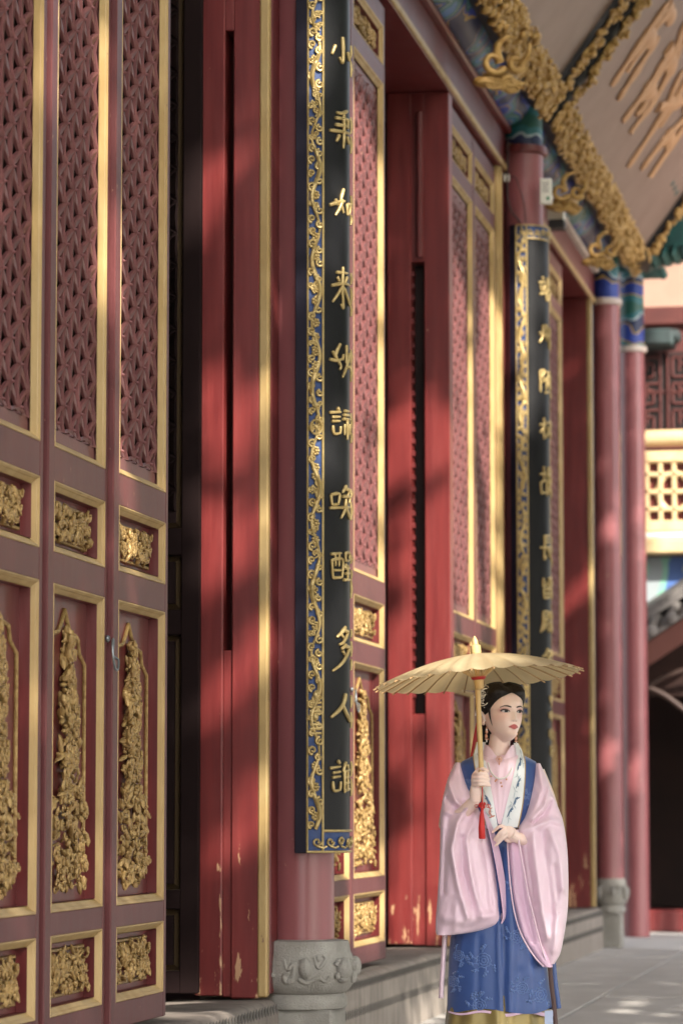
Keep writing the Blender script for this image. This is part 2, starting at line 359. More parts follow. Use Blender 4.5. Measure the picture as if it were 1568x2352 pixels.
# ------------------------------------------------------------------ door leaves
OPEN = [(.50, .78), (.865, 2.025), (2.14, 2.39), (2.515, 5.40), (5.51, 5.74)]; LB0, LB1 = .40, 5.86
SLW, SRW = .085, .048
def ring(mb, y0, y1, z0, z1, prof, m=0):
    L = []
    for x, o in prof: L.append([(x, y0+o, z0+o), (x, y1-o, z0+o), (x, y1-o, z1-o), (x, y0+o, z1-o)])
    V = [p for l in L for p in l]; Fs = []
    for i in range(len(L)-1):
        for k in range(4): Fs.append((i*4+k, i*4+(k+1) % 4, (i+1)*4+(k+1) % 4, (i+1)*4+k))
    mb.add(V, Fs, m)
def lattice(y0, y1, z0, z1, a=.15):
    mb = MB(); nc = max(2, round((y1-y0)/.113)); h = (y1-y0)/nc; x0 = -.038
    zb = z0+.05; zt = z1-.05
    mb.add([(x0,y0,z0),(x0,y1,z0),(x0,y1,zb),(x0,y0,zb),(x0,y0,zt),(x0,y1,zt),(x0,y1,z1),(x0,y0,z1)], [(0,1,2,3),(4,5,6,7)])
    cz = lambda z: min(zt, max(zb, z))
    def tri(P):
        P = [(p[0], cz(p[1])) for p in P]
        c = (sum(p[0] for p in P)/3, sum(p[1] for p in P)/3)
        ar = abs((P[1][0]-P[0][0])*(P[2][1]-P[0][1])-(P[2][0]-P[0][0])*(P[1][1]-P[0][1]))
        if ar < 1e-5: return
        small = ar < .010
        out = []; inn = []
        for k in range(3):
            p = P[k]; n_ = P[(k+1) % 3]; mid = ((p[0]+n_[0])/2, (p[1]+n_[1])/2)
            out += [(x0+.009, *p), (x0-.003, *mid)]
            fi, fm = (.80, .68) if not small else (.4, .4)
            inn += [(x0-.004, c[0]+(p[0]-c[0])*fi, c[1]+(p[1]-c[1])*fi), (x0+.001, c[0]+(mid[0]-c[0])*fm, c[1]+(mid[1]-c[1])*fm)]
        bk = [(x0-.013, p[1], p[2]) for p in inn]
        Fs = [(k, (k+1) % 6, 6+(k+1) % 6, 6+k) for k in range(6)] + [(6+k, 6+(k+1) % 6, 12+(k+1) % 6, 12+k) for k in range(6)]
        mb.add(out+inn+bk, Fs)
    nr = int((z1-z0)/a)+3
    for j in range(nc):
        ya = y0+j*h; yb = ya+h; oa = (j % 2)*a/2; ob = ((j+1) % 2)*a/2
        for i in range(-1, nr):
            za = z0+i*a+oa
            if ob > oa:
                zb1 = za+a/2; tri([(ya, za), (yb, zb1), (ya, za+a)]); tri([(yb, zb1), (yb, zb1+a), (ya, za+a)])
            else:
                zb1 = za+a/2; tri([(ya, za), (yb, zb1), (ya, za+a)]); tri([(yb, zb1), (yb, zb1+a), (ya, za+a)])
            if zb < za < zt and 0 < j:
                s = .006; c = x0+.008
                mb.add([(c,ya-s,za),(c,ya,za-s*1.6),(c,ya+s,za),(c,ya,za+s*1.6),(c+.014,ya,za-.002)], [(0,1,4),(1,2,4),(2,3,4),(3,0,4)], 0)
    return mb
def rrot(r): return Matrix.Rotation(r.uniform(0, 6.28), 3, 'X') @ Matrix.Rotation(r.uniform(-.5, .5), 3, 'Y') @ Matrix.Rotation(r.uniform(-.5, .5), 3, 'Z')
def curl(mb, y, z, x, r0, r, tr=.006, turns=1.4, m=0, n=6):
    s = 1 if r.random() < .5 else -1; ph = r.uniform(0, 6.28); P = []
    for k in range(int(turns*10)+1):
        t = k/(turns*10); a = ph+s*t*turns*6.28; rr = r0*(1-.8*t)
        P.append((x+.010*t, y+rr*math.cos(a), z+rr*math.sin(a)))
    mb.tube(P, [tr*(.6+.5*math.sin(math.pi*min(1, .15+k/len(P)))) for k in range(len(P))], n, m)
def carve(mb, shape, z0, z1, x, seed, n, size):
    r = random.Random(seed)
    for k in range(n):
        z = r.uniform(z0, z1); a, b = shape(z)
        if b-a < .01: continue
        y = r.uniform(a, b); s = size*r.uniform(.55, 1.2)
        if r.random() < .22: curl(mb, y, z, x+.03, s*1.1, r, s*.3, 1.2, n=5)
        else: mb.blob((x+r.uniform(.006, .032), y, z), (s*r.uniform(.5, .8), s*r.uniform(.35, .65), s*r.uniform(.8, 2.0)), rrot(r), lo=True)
def leaf_meshes(w, seed):
    D = {}
    q = MB(); q.bbox(-.07, 0, 0, SLW, LB0, LB1, .005); q.bbox(-.07, 0, w-SRW, w, LB0, LB1, .005)
    zs = [LB0]+[z for o in OPEN for z in o]+[LB1]
    for k in range(0, len(zs), 2): q.bbox(-.068, -.001, SLW-.004, w-SRW+.004, zs[k]-(0 if k else -.001), zs[k+1], .004)
    D['frame'] = q.mesh('door_leaf', m_leaf)
    q = MB()
    for z0, z1 in OPEN: ring(q, SLW, w-SRW, z0, z1, [(-.002, -.002), (.0012, 0), (.0012, .003), (-.006, .011), (-.010, .012), (-.026, .028), (-.03, .028)])
    D['mould'] = q.mesh('gilt_moulding', m_gold, 30)
    q = lattice(SLW+.027, w-SRW-.027, OPEN[3][0]+.027, OPEN[3][1]-.027); D['lattice'] = q.mesh('carved_lattice', [m_lat, m_gold], 30)
    a, b = SLW+.029, w-SRW-.029; P = []
    for k, (z0, z1) in enumerate(OPEN):
        if k == 3: continue
        z0 += .029; z1 -= .029
        q = MB(); ring(q, a, b, z0, z1, [(-.022, 0), (-.062, 0)]); q.add([(-.062,a,z0),(-.062,b,z0),(-.062,b,z1),(-.062,a,z1)], [(0,1,2,3)])
        panel = q.mesh('recessed_panel', m_red, 30)
        c = MB(); mid = (a+b)/2; hw = (b-a)/2-.05
        if k == 1:
            top = z1-.09
            out = [(mid-hw, z0+.1), (mid-hw, top-.14), (mid-hw*.72, top-.10), (mid-hw*.66, top-.05), (mid-hw*.3, top-.035), (mid-hw*.16, top+.0), (mid, top+.05)]
            for s in (1, -1):
                pts = [(-.058, mid+(y-mid)*s, z) for y, z in out]; c.tube(pts, .009, 6)
            carve(c, lambda z: (mid-hw*table([(z0, .80), (z0+.36, .72), (z0+.40, .36), (z0+.75, .28), (z0+.82, .16), (z1, .08)], z)[0], mid+hw*table([(z0, .85), (z0+.36, .80), (z0+.44, .42), (z0+.75, .30), (z0+.82, .16), (z1, .08)], z)[0]), z0+.04, top-.03, -.06, seed+k, 520, .020)
        else:
            e = .03; lp = [(-.056, mid-hw, z0+e), (-.056, mid+hw, z0+e), (-.056, mid+hw, z1-e), (-.056, mid-hw, z1-e)]
            c.tube(lp, .008, 6, closed=True)
            carve(c, lambda z: (mid-hw*.92, mid+hw*.92), z0+e+.01, z1-e-.01, -.06, seed+k, 150, .019)
        P.append((panel, c.mesh('gilt_carving', m_gilt, 60)))
    D['panels'] = P
    return D
def door_leaf(D, y, ang=0, x=FX, label=None, ringpull=None, w=None):
    o = link('door_leaf', D['frame'], hall, (x, y, 0), ang, label=label)
    for n_, k in (('gilt_moulding', 'mould'), ('carved_lattice', 'lattice')): link(n_, D[k], o)
    for p, c in D['panels']: link('recessed_panel', p, o); link('gilt_carving', c, o)
    if ringpull is not None:
        q = MB(); q.tube([(.014+.03*math.sin(a*.35), ringpull+.05*math.cos(a), 1.81+.06*math.sin(a)) for a in [k*6.283/20 for k in range(20)]], .0045, 6, closed=True); q.blob((.008, ringpull, 1.87), (.010, .014, .014))
        q.build('door_ring', m_steel, o)
    return o
LA = leaf_meshes(.90, 3); LBm = leaf_meshes(1.09, 11)
LA2 = dict(LA); LA2['panels'] = leaf_meshes(.90, 40)['panels']
door_leaf(LA2, 9.0); door_leaf(LA, 8.08)
door_leaf(LA, 9.925, rad(.6)); door_leaf(LA2, 10.86, rad(1.2), ringpull=.875); door_leaf(LA, 11.775, rad(.3))
# far leaf swung open into the dark hall
dl = door_leaf(LA2, 14.30, rad(96), x=-3.30, label='door leaf standing open inside the doorway, shade painted into its colour')
m_leaf_shade = M('shade_toned_leaf', (.012, .006, .006), .8, spec=.1); m_gilt_shade = M('shade_toned_gilt', (.09, .055, .025), .6)  # doorway shade put into the leaf's paint and gilt colours
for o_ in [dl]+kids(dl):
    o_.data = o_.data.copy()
    for k_, m_ in enumerate(o_.data.materials): o_.data.materials[k_] = m_gilt_shade if 'gil' in o_.name else m_leaf_shade
door_leaf(LBm, 15.72, ringpull=1.08); door_leaf(LBm, 16.82)
door_leaf(LBm, 20.42); door_leaf(LBm, 21.52)
door_leaf(LBm, 23.55); door_leaf(LBm, 24.66); door_leaf(LBm, 25.77)
# jambs: two posts facing the camera, slot between, plugs, gilt edge
def jamb(y, x0, x1, xs0, xs1, zs0, zs1, gilt=True, yd=.22):
    q = MB(); q.bbox(xs1, x1, y, y+yd, .375, 5.888, .006); q.bbox(x0, xs0, y-.012, y+yd, .385, 5.888, .006)
    q.bbox(xs0-.002, xs1+.002, y+.012, y+yd-.01, .38, zs0, .004); q.bbox(xs0-.002, xs1+.002, y-.004, y+yd-.01, zs1, 5.886, .004)
    j = part('door_jamb', q, m_jamb)
    q = MB(); q.box(xs0, xs1, y+.17, y+.18, zs0, zs1); q.build('dark_slot', m_dark, j)
    if gilt:
        q = MB(); q.bbox(x1-.004, x1+.042, y-.004, y+.05, .38, 5.885, .008); q.build('gilt_strip', m_gold, j)
    return j
jamb(14.35, -3.335, -3.040, -3.207, -3.168, 1.96, 4.86)
q = MB(); q.bbox(-3.06, -2.998, 14.42, 14.62, .39, 5.888, .008); part('column_side_post', q, m_red)
jb = jamb(20.22, -3.44, -3.035, -3.283, -3.198, 1.846, 4.77, gilt=False, yd=.16)
q = MB()                                                       # toothed iron-red rack edge seen in the slot
for k in range(36): q.bbox(-3.284, -3.268, 20.24, 20.30, 1.95+k*.078, 1.985+k*.078, .003)
q.build('rack_tooth_edge', m_red, jb)
q = MB(); q.tube([(-3.225, 20.2, 4.8), (-3.225, 20.2, 5.75)], .022, 10); q.build('pivot_rod', m_red, jb)
jamb(28.70, -3.40, -3.045, -3.30, -3.28, 2, 4.8)
q = MB(); q.bbox(-3.07, -3.02, 22.66, 22.74, .39, 5.885, .008); q.bbox(-3.07, -3.035, 22.62, 22.655, .39, 5.885, .006); part('gilt_door_post', q, m_gold)
for a, b in ((22.745, 22.95), (14.85, 15.7), (23.15, 23.54)):
    q = MB(); q.bbox(-3.10, -3.03, a, b, .39, 5.885, .008); part('side_post', q, m_red)
# ------------------------------------------------------------------ columns
def column(y, x=-2.905, r=.147, base=True, ztop=6.09, collar=m_red, fancy=True):
    q = MB(); zb = .62 if base else 0
    q.lathe([(r*1.01, zb), (r*1.01, zb+.4), (r, 2.5), (r*.985, ztop)], x, y, 40); c = part('column', q, m_col, smooth=60)
    q = MB(); q.lathe([(r*.98, ztop-.06), (r*1.16, ztop-.055), (r*1.2, ztop-.02), (r*1.16, ztop+.0), (r*.9, ztop+.005)], x, y, 40); q.build('column_collar', collar, c)
    q = MB(); q.lathe([(r*.96, ztop+.006), (r*.96, ztop+.5), (r*.96, 7.3)], x, y, 32); q.build('painted_column_head', m_cap, c, 60)
    if base:
        r_ = random.Random(int(y)); q = MB()
        q.lathe([(.195, .385), (.216, .40), (.238, .43), (.248, .475), (.243, .52), (.226, .57), (.220, .60), (.214, .625), (.15, .632)], x, y, 64)
        # carved relief: fish-like clouds, curls and knobs round the drum
        def on(th, z, o=0):
            rr = table([(.385, .195), (.40, .216), (.43, .238), (.475, .248), (.52, .243), (.57, .226), (.625, .214)], z)[0]+o
            return (x+rr*math.cos(th), y+rr*math.sin(th), z)
        for kq in range(4):
            t0 = -1.32+kq*math.pi/2
            S_ = lambda u, v: on(t0+u/.24, .505+v, .0)
            q.tube(spline([S_(-.10, .04), S_(-.08, -.005), S_(-.05, .02), S_(-.055, -.045), S_(-.085, -.06), S_(-.095, -.035), S_(-.07, -.02)], 5), [.008+.008*math.sin(k/30*3.14) for k in range(31)], 8, sx=.8)
            q.blob(S_(.0, .0), (.032, .032, .05)); q.tube(spline([S_(-.034, .018), S_(-.015, -.018), S_(.015, -.02), S_(.034, .012)], 5), .006, 6)
            q.tube(spline([S_(-.026, .04), S_(.0, .012), S_(.026, .036)], 5), .005, 6)
            q.tube(spline([S_(-.03, -.045), S_(.01, -.065), S_(.06, -.045), S_(.095, -.06), S_(.11, -.035)], 6), [.013-.0003*k for k in range(25)], 8)
            q.tube(spline([S_(.045, .05), S_(.055, .005), S_(.08, .015), S_(.1, .045), S_(.085, .06)], 5), .009, 8)
            q.blob(S_(.062, .045), (.014, .014, .016))
            t1 = t0+math.pi/4; L_ = lambda u, v: on(t1+u/.24, .50+v, .008)           # lion-mask knob on the diagonal
            q.blob(L_(0, 0), (.04, .04, .055)); q.blob(L_(0, -.045), (.03, .03, .02)); q.blob(L_(-.022, .035), .015); q.blob(L_(.022, .035), .015); q.blob(L_(0, .01), (.016, .016, .02))
            for kk in range(9): q.blob(L_(r_.uniform(-.05, .05), r_.uniform(-.06, .06)), r_.uniform(.009, .016), lo=True)
        rs_ = r/.147 if r > .14 else .66; q.xf(lambda p: Vector((x+(p.x-x)*rs_, y+(p.y-y)*rs_, p.z)))
        bd = q.build('carved_drum', m_stone, c, 60)
        q = MB(); q.lathe([(.18, .31), (.205, .318), (.21, .335), (.208, .365), (.195, .384)], x, y, 48); q.xf(lambda p: Vector((x+(p.x-x)*rs_, y+(p.y-y)*rs_, p.z))); q.build('base_ring', m_stone, c, 40)
        q = MB(); q.bbox(x-.175*rs_, x+.175*rs_, y-.175*rs_, y+.175*rs_, 0, .315, .015); q.build('plinth', m_stone, c)
    return c
column(14.70); column(23.05); c3 = column(29.24, x=-2.93, r=.13, ztop=5.95, collar=m_collar)
column(31.9, x=-2.93, r=.125, base=False, ztop=5.89, collar=m_collar)
# gilt beam-end heads (scrolling lion-dragons) below the boards
def beast(x, y, z, s, seed):
    r = random.Random(seed); q = MB()
    q.blob((-.03, 0, -.02), (.08, .11, .06)); q.blob((.03, -.10, -.05), (.05, .07, .035)); q.blob((-.06, .05, .02), (.06, .08, .05))
    for (yy, zz, rr) in ((-.06, .06, .075), (.03, -.05, .06), (.07, .06, .055)):
        P = []
        for k in range(22):
            t = k/21; a = 5.2*(1-t)+.6; ra = rr*(1-.78*t); P.append((.07+.03*t, yy+ra*math.cos(a), zz+ra*math.sin(a)))
        q.tube(P, [.024-.010*k/21 for k in range(22)], 8)
    q.tube(spline([(.06, -.02, .06), (.09, -.04, .14), (.11, .0, .19), (.10, .05, .20)], 5), [.03-.0014*k for k in range(16)], 8)
    q.tube(spline([(.05, .10, .04), (.08, .14, .10), (.09, .15, .17)], 5), [.024-.0014*k for k in range(11)], 8)
    for k in range(16): q.tube(spline([(.07, -.02+r.uniform(-.08, .08), r.uniform(-.08, -.02)), (.1, r.uniform(-.12, .1), r.uniform(-.1, -.03)), (.09, r.uniform(-.14, .12), r.uniform(-.11, -.05))], 4), .009, 6)
    Rz = Matrix.Rotation(rad(-68), 3, 'Z'); q.xf(lambda p: Vector((x, y, z))+Rz @ p*s)
    part('gilt_beam_head', q, m_gilt3, smooth=60)
beast(-2.72, 20.4, 6.02, 1.15, 1); beast(-2.74, 24.3, 5.93, 1.0, 2); beast(-2.72, 26.7, 5.90, 1.0, 3); beast(-2.72, 16.9, 6.02, 1.15, 4)
# bracket cluster under the far eave: stacked scalloped arms
def bracket(x, y, z, s):
    q = MB()
    for k in range(3):
        w_ = .22+.16*k
        for dy in (-.22, 0, .22):
            q.bbox(x-.2, x+w_, y+dy-.05, y+dy+.05, z+k*.17, z+k*.17+.09, .02); q.blob((x+w_, y+dy, z+k*.17+.035), (.05, .05, .05))
        q.bbox(x+w_-.10, x+w_-.02, y-.32-.08*k, y+.32+.08*k, z+k*.17+.09, z+k*.17+.165, .02)
    part('eave_bracket', q, [m_teal], smooth=40)
for y in (29.24, 31.9, 23.05, 18.9, 26.2, 14.7): bracket(-2.85, y, 6.62 if y > 27 else 6.95, 1)
for y, z in ((31.2, 6.52),):
    q = MB(); n = 9
    for k in range(6):
        q.blob((-2.72+.10*k, y, z+.02*k+.12), (.075, .4, .11), lo=True)
    q.bbox(-2.9, -2.0, y-.35, y+.35, z+.18, z+.9, .05); part('eave_bracket', q, m_teal, smooth=50)
# ------------------------------------------------------------------ couplet boards hung on the columns
CH = {
'小': [([(.5,0),(.53,.5),(.5,.92),(.36,.76)],.10),([(.2,.36),(.08,.70)],.10),([(.80,.46),(.95,.74)],.10)],
'乘': [([(.74,.0),(.45,.10),(.25,.10)],.09),([(.2,.25),(.85,.2)],.09),([(.2,.43),(.85,.38)],.09),([(0,.60),(.98,.54)],.085),([(.56,.08),(.58,.6),(.54,1.0)],.09),([(.80,.2),(.82,.44)],.09),([(.36,.68),(.24,.86)],.10),([(.74,.66),(.92,.82)],.10)],
'如': [([(.55,0),(.42,.45),(.55,.85)],.09),([(.5,.4),(.35,.75),(.2,1.0)],.09),([(0,.66),(.35,.50),(.62,.42)],.09),([(.2,.42),(.3,.62)],.08),([(.75,.5),(.78,.88)],.08),([(.74,.52),(1,.48),(.98,.84)],.08),([(.78,.84),(.98,.82)],.08)],
'来': [([(.24,.16),(.8,.12)],.075),([(.28,.27),(.36,.37)],.08),([(.76,.22),(.64,.37)],.08),([(.06,.50),(.55,.40),(.95,.40)],.08),([(.52,0),(.5,.6),(.54,1.0),(.42,.92)],.08),([(.48,.50),(.1,.90)],.085),([(.55,.50),(.98,.90)],.085)],
'妙': [([(.40,.0),(.22,.35),(.42,.66),(.36,.78)],.085),([(.1,.25),(.28,.52)],.08),([(0,.50),(.3,.52),(.5,.42)],.08),([(.72,.0),(.70,.55)],.085),([(.95,.22),(.72,.65),(.5,1.0)],.09),([(.55,.30),(.5,.48)],.08),([(.82,.62),(.95,.68)],.08)],
'諦': [([(.28,.0),(.36,.07)],.09),([(.0,.18),(.42,.12)],.075),([(.08,.32),(.4,.28)],.07),([(.08,.46),(.4,.42)],.07),([(.12,.60),(.16,.86),(.4,.82)],.075),([(.42,.60),(.40,.84)],.07),([(.6,.06),(.9,.04)],.075),([(.55,.2),(.98,.16)],.075),([(.52,.34),(1,.30)],.075),([(.62,.5),(.60,.86)],.075),([(.95,.46),(.93,.82)],.075),([(.77,.3),(.78,1.0)],.08)],
'喚': [([(.05,.32),(.08,.62)],.08),([(.05,.32),(.36,.28),(.32,.58)],.08),([(.08,.62),(.34,.58)],.08),([(.70,.0),(.5,.22)],.085),([(.65,.10),(.92,.12),(.8,.28)],.08),([(.5,.34),(.95,.32),(.92,.5)],.08),([(.0,.72),(.98,.62)],.08),([(.68,.4),(.62,.72),(.42,1.0)],.085),([(.68,.68),(.98,.98)],.09)],
'醒': [([(.05,.1),(.45,.04)],.075),([(.08,.28),(.12,.92)],.075),([(.08,.3),(.5,.26),(.48,.88)],.075),([(.2,.08),(.22,.5)],.06),([(.36,.08),(.35,.5)],.06),([(.14,.64),(.45,.62)],.065),([(.12,.9),(.48,.86)],.075),([(.65,.0),(.66,.3)],.075),([(.64,.02),(.95,.0),(.93,.28)],.075),([(.66,.28),(.93,.26)],.07),([(.7,.4),(.6,.54)],.07),([(.62,.55),(.98,.5)],.07),([(.64,.72),(.96,.68)],.07),([(.55,.94),(1,.9)],.075),([(.79,.42),(.8,.92)],.07)],
'多': [([(.65,.0),(.4,.16),(.25,.24)],.09),([(.6,.08),(.8,.12),(.55,.34),(.35,.40)],.085),([(.45,.18),(.56,.24)],.07),([(.68,.40),(.45,.50)],.09),([(.65,.44),(.9,.46),(.7,.66),(.4,.86),(.1,1.0)],.09),([(.5,.54),(.62,.62)],.075)],
'人': [([(.66,.0),(.5,.42),(.05,.86)],.11),([(.5,.42),(.7,.7),(.98,1.0)],.11)],
'誰': [([(.3,.0),(.38,.1)],.09),([(.02,.24),(.42,.18)],.075),([(.12,.38),(.42,.34)],.07),([(.1,.52),(.42,.48)],.07),([(.12,.64),(.16,.92),(.42,.88)],.075),([(.42,.64),(.4,.9)],.07),([(.68,.05),(.52,.34)],.085),([(.6,.28),(.6,.98)],.08),([(.78,.12),(.84,.24)],.075),([(.58,.34),(.98,.28)],.07),([(.62,.52),(.96,.48)],.07),([(.62,.7),(.96,.66)],.07),([(.6,.92),(1,.86)],.075),([(.8,.3),(.8,.9)],.07)],
'站': [([(.25,.0),(.32,.14)],.10),([(0,.26),(.5,.2)],.10),([(.12,.36),(.2,.6)],.10),([(.42,.34),(.34,.6)],.10),([(.05,.74),(.55,.66)],.10),([(.72,.0),(.70,.5)],.11),([(.72,.24),(1,.2)],.09),([(.56,.56),(.6,.98)],.10),([(.56,.56),(.96,.5),(.92,.94)],.10),([(.6,.96),(.94,.92)],.09)],
'州': [([(.28,.05),(.25,.5),(.02,.8)],.12),([(.05,.35),(.12,.5)],.10),([(.55,.0),(.56,.7)],.11),([(.4,.4),(.48,.55)],.09),([(.9,.1),(.9,1.0)],.12),([(.7,.4),(.78,.55)],.09)],
'陋': [([(.05,.05),(.08,.95)],.10),([(.05,.06),(.34,.04),(.2,.3),(.38,.44),(.14,.52)],.09),([(.45,.1),(.98,.05)],.085),([(.5,.3),(.52,.84)],.08),([(.5,.32),(.94,.28),(.92,.8)],.08),([(.72,.08),(.68,.5),(.6,.7)],.08),([(.74,.48),(.86,.7)],.07),([(.4,.95),(1,.9)],.09)],
'权': [([(0,.35),(.5,.28)],.10),([(.3,0),(.3,1.0)],.10),([(.28,.42),(.04,.72)],.10),([(.5,.22),(.95,.2),(.78,.55),(.45,.95)],.10),([(.55,.4),(.98,.9)],.10)],
'故': [([(0,.28),(.5,.24)],.09),([(.28,.0),(.28,.5)],.10),([(.06,.55),(.1,.95)],.09),([(.06,.55),(.46,.5),(.44,.9)],.09),([(.1,.92),(.44,.9)],.08),([(.7,.0),(.56,.4)],.10),([(.62,.28),(.98,.24)],.08),([(.9,.28),(.78,.65),(.5,1.0)],.10),([(.62,.42),(.98,.96)],.10)],
'長': [([(.3,.0),(.3,.6)],.10),([(.3,.04),(.8,.0)],.08),([(.32,.17),(.72,.14)],.08),([(.32,.30),(.72,.28)],.08),([(0,.54),(.98,.46)],.09),([(.28,.55),(.26,1.0),(.48,.84)],.10),([(.78,.58),(.6,.72)],.08),([(.5,.52),(.98,1.0)],.11)],
'留': [([(.2,.05),(.18,.46),(.36,.36)],.09),([(.4,.2),(.44,.4)],.08),([(.55,.08),(.95,.05),(.9,.44),(.75,.36)],.09),([(.74,.1),(.55,.46)],.08),([(.2,.58),(.24,1.0)],.09),([(.2,.58),(.86,.54),(.82,.96)],.09),([(.24,.78),(.82,.75)],.07),([(.24,.98),(.82,.95)],.08),([(.52,.58),(.52,.96)],.07)],
'殿': [([(.15,.05),(.52,.02),(.5,.2)],.09),([(.18,.22),(.5,.2)],.08),([(.16,.06),(.14,.6),(0,1.0)],.10),([(.2,.42),(.54,.38)],.08),([(.28,.3),(.28,.62)],.08),([(.44,.28),(.44,.6)],.08),([(.18,.66),(.56,.6)],.08),([(.28,.72),(.18,.9)],.09),([(.46,.7),(.52,.86)],.09),([(.68,.05),(.62,.38)],.09),([(.68,.06),(.92,.04),(.9,.32),(1,.34)],.09),([(.62,.52),(.95,.48),(.8,.75),(.55,.98)],.09),([(.66,.6),(1,.98)],.10)],
'名': [([(.5,.0),(.35,.25),(.1,.42)],.11),([(.45,.14),(.85,.12),(.6,.42),(.1,.72)],.11),([(.4,.3),(.55,.42)],.09),([(.4,.6),(.42,1.0)],.10),([(.4,.6),(.86,.56),(.84,.96)],.10),([(.42,.98),(.84,.94)],.09)],
'甲': [([(.2,.08),(.24,.56)],.11),([(.2,.08),(.82,.05),(.8,.54)],.11),([(.24,.3),(.8,.28)],.09),([(.22,.54),(.82,.5)],.09),([(.5,.08),(.5,1.0)],.11)],
'申': [([(.12,.25),(.16,.72)],.11),([(.12,.25),(.9,.2),(.86,.68)],.11),([(.16,.48),(.86,.44)],.09),([(.14,.7),(.88,.66)],.09),([(.5,.0),(.5,1.0)],.11)],
'秋': [([(.4,.02),(.1,.12)],.10),([(0,.32),(.5,.26)],.10),([(.26,.1),(.26,1.0)],.10),([(.24,.4),(.02,.7)],.10),([(.58,.3),(.62,.5)],.10),([(.98,.22),(.86,.46)],.10),([(.76,.05),(.74,.5),(.5,.98)],.11),([(.76,.5),(1,.96)],.11)],
'日': [([(.3,.08),(.32,.92)],.12),([(.3,.08),(.74,.06),(.72,.9)],.12),([(.32,.48),(.72,.46)],.10),([(.32,.9),(.72,.88)],.10)],
}
def couplet(y, label, chars, group='couplet boards on the columns', seed=1, R_=.224, turn=0):
    CXX = -2.905; TH = rad(74); BW = .08/R_; zb, zt = 1.03, 5.49
    root = empty('couplet_board', (CXX, y, zb), rad(turn), label=label, cat='couplet board', group=group)
    def on(th, z, o=0): return ((R_+o)*math.cos(th), (R_+o)*math.sin(th), z-zb)
    def arc(a, b, z0, z1, r0, r1, m, q, n=20):               # curved slab
        q.grid(lambda i, j: on(lerp(a, b, i/n), z0 if j in (0, 3) else z1, (r0 if j < 2 else r1)-R_), n+1, 4, m, cv=True)
        for th in (a, b): q.add([on(th, z0, r0-R_), on(th, z1, r0-R_), on(th, z1, r1-R_), on(th, z0, r1-R_)], [(0,1,2,3)], m)
    q = MB(); arc(-TH+BW, TH-BW, zb+.10, zt-.10, R_-.04, R_-.002, 0, q, 32); q.build('lacquer_panel', m_black, root, 60)
    q = MB()
    for s in (-1, 1): arc(s*TH, s*(TH-BW), zb, zt, R_-.04, R_-.004, 0, q, 6)
    arc(-TH+BW, TH-BW, zb, zb+.10, R_-.04, R_-.004, 0, q, 32); arc(-TH+BW, TH-BW, zt-.10, zt, R_-.04, R_-.004, 0, q, 32)
    q.build('blue_border', m_blue, root, 50)
    q = MB()
    for s in (-1, 1):
        ca = R_*math.cos(TH); sa = s*R_*math.sin(TH)
        q.bbox(ca-.055, ca+.002, min(sa, sa+s*.002)-.004, max(sa, sa+s*.002)+.004, 0, zt-zb, .003)
    q.build('side_board', m_navy, root)
    q = MB()                                                 # gilt beading along both sides of the border
    for s in (-1, 1):
        for e, r_ in ((.012, .0055), (BW-.016, .006)): q.tube([on(s*(TH-e), lerp(zb+.004, zt-.004, k/12), .003) for k in range(13)], r_, 6)
    for z in (zb+.006, zt-.006): q.tube([on(lerp(-TH, TH, k/40), z, .003) for k in range(41)], .0055, 6)
    for z in (zb+.102, zt-.102): q.tube([on(lerp(-TH+BW, TH-BW, k/40), z, .003) for k in range(41)], .006, 6)
    q.build('gilt_beading', m_gilt2, root, 60)
    r = random.Random(seed)
    for s in (-1, 1):                                        # scrolling vine, clouds, flowers and emblems
        q = MB(); tc = s*(TH-BW/2); A = .021/R_
        def P(u, z, o=.004): return on(tc+u/R_, z, o)
        def spiral(u, z, rr, tr, sg):
            L = []
            for k in range(17):
                t = k/16; a = sg*(t*8.2)+(1.57 if sg > 0 else -1.57); ra = rr*(1-.82*t); L.append(P(u+ra*math.cos(a), z+ra*math.sin(a), .004+.006*t))
            q.tube(L, [tr*(1-.35*k/16) for k in range(17)], 6)
        n = 620; z0, z1 = zb+.11, zt-.02
        q.tube([P(.019*math.sin((k/n)*(z1-z0)/.30*6.283+r.uniform(-.02, .02)+.5*math.sin(k*.013)), lerp(z0, z1, k/n), .005+.003*math.sin(k*.2)) for k in range(n+1)], [.0095+.003*math.sin(k*.09) for k in range(n+1)], 6)
        z = z0+.02; i = 0
        while z < z1-.04:
            sg = 1 if (i % 2) else -1; u = .017*sg+r.uniform(-.004, .004)
            typ = r.random()
            if typ < .62: spiral(u, z, r.uniform(.016, .021), .0075, sg)
            elif typ < .85:
                for k in range(3): spiral(u*.6+(k-1)*.012, z+r.uniform(-.012, .012), .012, .006, 1 if k % 2 else -1)
                q.tube([P(-u*.2, z-.02), P(u*.5, z-.012), P(u*1.2, z-.02)], .005, 6)
            else:
                for k in range(7): a = k*.9; q.blob(P(.013*math.cos(a), z+.016*math.sin(a)), (.009, .009, .008), lo=True)
                q.blob(P(0, z, .006), .009, lo=True)
            z += r.uniform(.026, .042); i += 1
        if s < 0:
            for zc, nn in ((3.0, 8),):                       # an eight-spoked wheel
                q.tube([P(.026*math.cos(k*.2618), zc+.033*math.sin(k*.2618), .012) for k in range(24)], .006, 6, closed=True)
                for k in range(8): a = k*.7854; q.tube([P(0, zc, .012), P(.024*math.cos(a), zc+.03*math.sin(a), .012)], .003, 5)
                q.blob(P(0, zc, .012), .009)
            for zc in (1.68, 1.58):                          # tasselled canopy emblem
                for k in range(3): q.tube([P(-.026, zc+k*.02, .008), P(.026, zc+k*.02, .008)], .007, 6)
                q.blob(P(0, zc+.075, .006), (.014, .014, .02))
        q.build('gilt_scrollwork', m_gilt2, root, 60)
